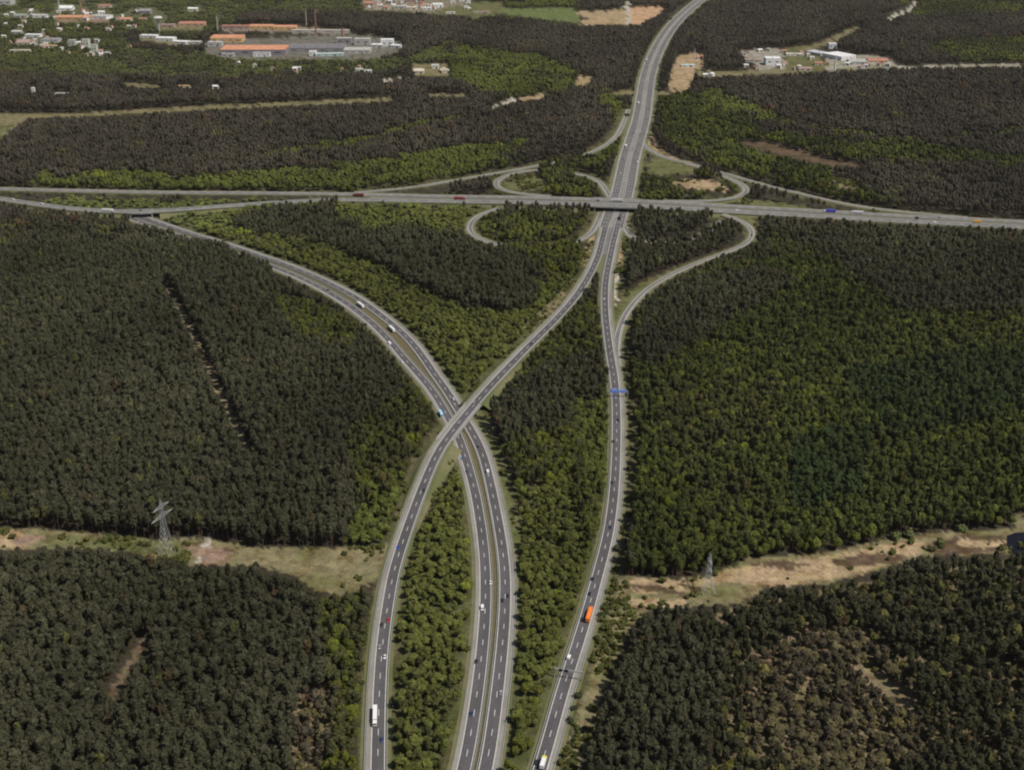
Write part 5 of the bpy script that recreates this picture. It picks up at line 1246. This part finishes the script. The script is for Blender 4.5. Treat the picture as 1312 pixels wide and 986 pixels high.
for pine, coll, nm, lab, cat, nv in ((True, C_P, 'pine_fringe', 'single dark pines along the edges of the far clearings, roads and houses', 'pine forest', NP_), (False, C_B, 'broadleaf_fringe', 'loose green trees around the slip roads, houses and far clearings', 'broadleaf wood', NBR)):
    s = ok1 & (isP1 == pine); m_ = int(s.sum())
    scatter(nm, np.c_[far1[s], np.zeros(m_)], RNG.integers(0, nv, m_), np.c_[np.ones(m_), np.ones(m_), Ht1[s]], np.c_[np.zeros(m_), np.zeros(m_), RNG.uniform(0, 6.28, m_)], tint1[s], coll, lab, cat)
print('FAR', int(ok.sum()), 'fringe', int(ok1.sum()))

# ------------------------------------------------------------------ shrubs
def bush_mesh(i):
    rnd = random.Random(500 + i); V, Fc, VAR = [], [], []
    for k in range(3):
        c = (rnd.uniform(-.8, .8), rnd.uniform(-.8, .8), rnd.uniform(.7, 1.4)); r_ = rnd.uniform(.8, 1.3); blob(V, Fc, VAR, c, (r_, r_, r_ * .9), 1, i * 4 + k, .5, .35); leaves(V, Fc, VAR, c, (r_, r_, r_), 22, .4, rnd, .5)
    return fin('bush', V, Fc, VAR, M['leaf'])
BM = [bush_mesh(i) for i in range(4)]
C_S = proto_col('bush_kinds', BM)
# roadside and clearing brush that nobody could count
cand = jitgrid(4.2, 560, 1900, -150, 1460)
bx, by = pj(np.c_[cand, np.zeros(len(cand))])
inroad = np.zeros((RH, RW), bool)
for path, z0, hw in ROADS:
    P, Nn = path.P, path.N
    for i in range(len(P) - 1):
        fill(inroad, [pj(np.r_[(P[j] + Nn[j] * o)[:2], 0]) for j, o in ((i, -hw - 7), (i, hw + 7), (i + 1, hw + 7), (i + 1, -hw - 7))], True)
nb = look(nobase, bx, by) & ~look(inroad, bx, by)
strip = (bx > 640) | ((by > 560) & (bx > 500) & (bx < 560))
ok = nb & (smooth_noise(cand[:, 0], cand[:, 1], .05, 61) + RNG.normal(0, .35, len(cand)) > np.where((by > 775) | ((bx < 335) & (by > 670)), .1, .4))
ok &= ~((bx < 400) & ((by < 662) | (by > 780)))
ok &= ~((bx > 242) & (bx < 306) & (by > 680) & (by < 730))
ok &= ~((bx > 806) & (bx < 1290) & (by > 680) & (by < 785) & (RNG.random(len(cand)) < .85))
m_ = int(ok.sum()); sc = RNG.uniform(.5, 1.9, m_); g_ = RNG.uniform(.7, 1.2, (m_, 1))
scatter('brush', np.c_[cand[ok], np.zeros(m_)], RNG.integers(0, 4, m_), np.c_[sc, sc, sc], np.c_[np.zeros(m_), np.zeros(m_), RNG.uniform(0, 6.28, m_)], np.array([(.082, .088, .026)]) * g_, C_S, 'low green scrub scattered over the clearings and verges', 'scrub')
# single bushes that can be told apart
SB = [(803, 476, 1.2, 'first dark bush from the top right of the blue signs'), (801.5, 487, 1.2, 'dark bush just above the blue signs at the right shoulder'), (803.5, 496, 1.0, 'dark bush level with the blue signs at the right shoulder'),
      (805, 531, 1.3, 'round dark bush alone below the blue signs'), (806, 560, 1.4, 'dark bush halfway down beside the right shoulder, upper of three'), (805, 583, 1.2, 'dark bush halfway down beside the right shoulder, middle of three'),
      (804.5, 600, 1.2, 'dark bush halfway down beside the right shoulder, lower of three'), (789, 705, 2.0, 'large dark bush on the right verge above the sandy clearing'), (775, 777, 1.7, 'dark bush right of the orange lorry, upper one'),
      (771, 790, 1.7, 'dark bush right of the orange lorry, lower one'), (765, 818, 1.4, 'small bush on the right verge above the grey gantry'), (741, 892, 1.6, 'round bush below the grey gantry on the right verge'),
      (735, 908, 1.4, 'small bush second below the grey gantry on the right verge'), (730, 925, 1.6, 'bush third below the grey gantry on the right verge'),
      (440, 838, 1.5, 'bush on the left verge beside the silver car'), (503, 905, 1.4, 'dark bush on the inner verge right of the white lorry'), (503, 925, 1.5, 'dark bush second on the inner verge below the white lorry'),
      (503, 945, 1.4, 'dark bush third on the inner verge below the white lorry'), (1148, 691, 3.0, 'big green bush at the upper rim of the sandy clearing, left one'), (1166, 688, 2.6, 'big green bush at the upper rim of the sandy clearing, right one'),
      (1206, 697, 2.4, 'green bush alone on the sand at the right'), (1230, 679, 2.6, 'wide green bush at the rim of the brown heath patch')]
first = None
for i, (px_, py_, s_, lab) in enumerate(SB):
    p = gp(px_, py_)
    if first is None: r = first = link('bush', BM[0])
    else: r = first.copy(); r.data = BM[i % 4]; COL.objects.link(r)
    r.location = tuple(p); r.scale = (s_, s_, s_); r.rotation_euler = (0, 0, i * 1.3); r['tint'] = (.045, .055, .028) if i < 18 else (.10, .12, .045)
    tag(r, lab, 'bush', 'single bushes on verges and sand')

# ------------------------------------------------------------------ haze
if HAZE > 0:
    m, N, L, B = mat_new('haze_air'); N.remove(B); pv_ = N.new('ShaderNodeVolumePrincipled'); pv_.inputs['Density'].default_value = HAZE; pv_.inputs['Color'].default_value = (.86, .82, .80, 1); pv_.inputs['Anisotropy'].default_value = .2
    L.new(pv_.outputs[0], N['Material Output'].inputs['Volume'])
    hz = link('haze', MB().box(-160000, 160000, -3000, 160000, -1.5, 520).me('haze', m)); tag(hz, 'thin pale haze lying over the whole landscape', 'haze', None, 'stuff')
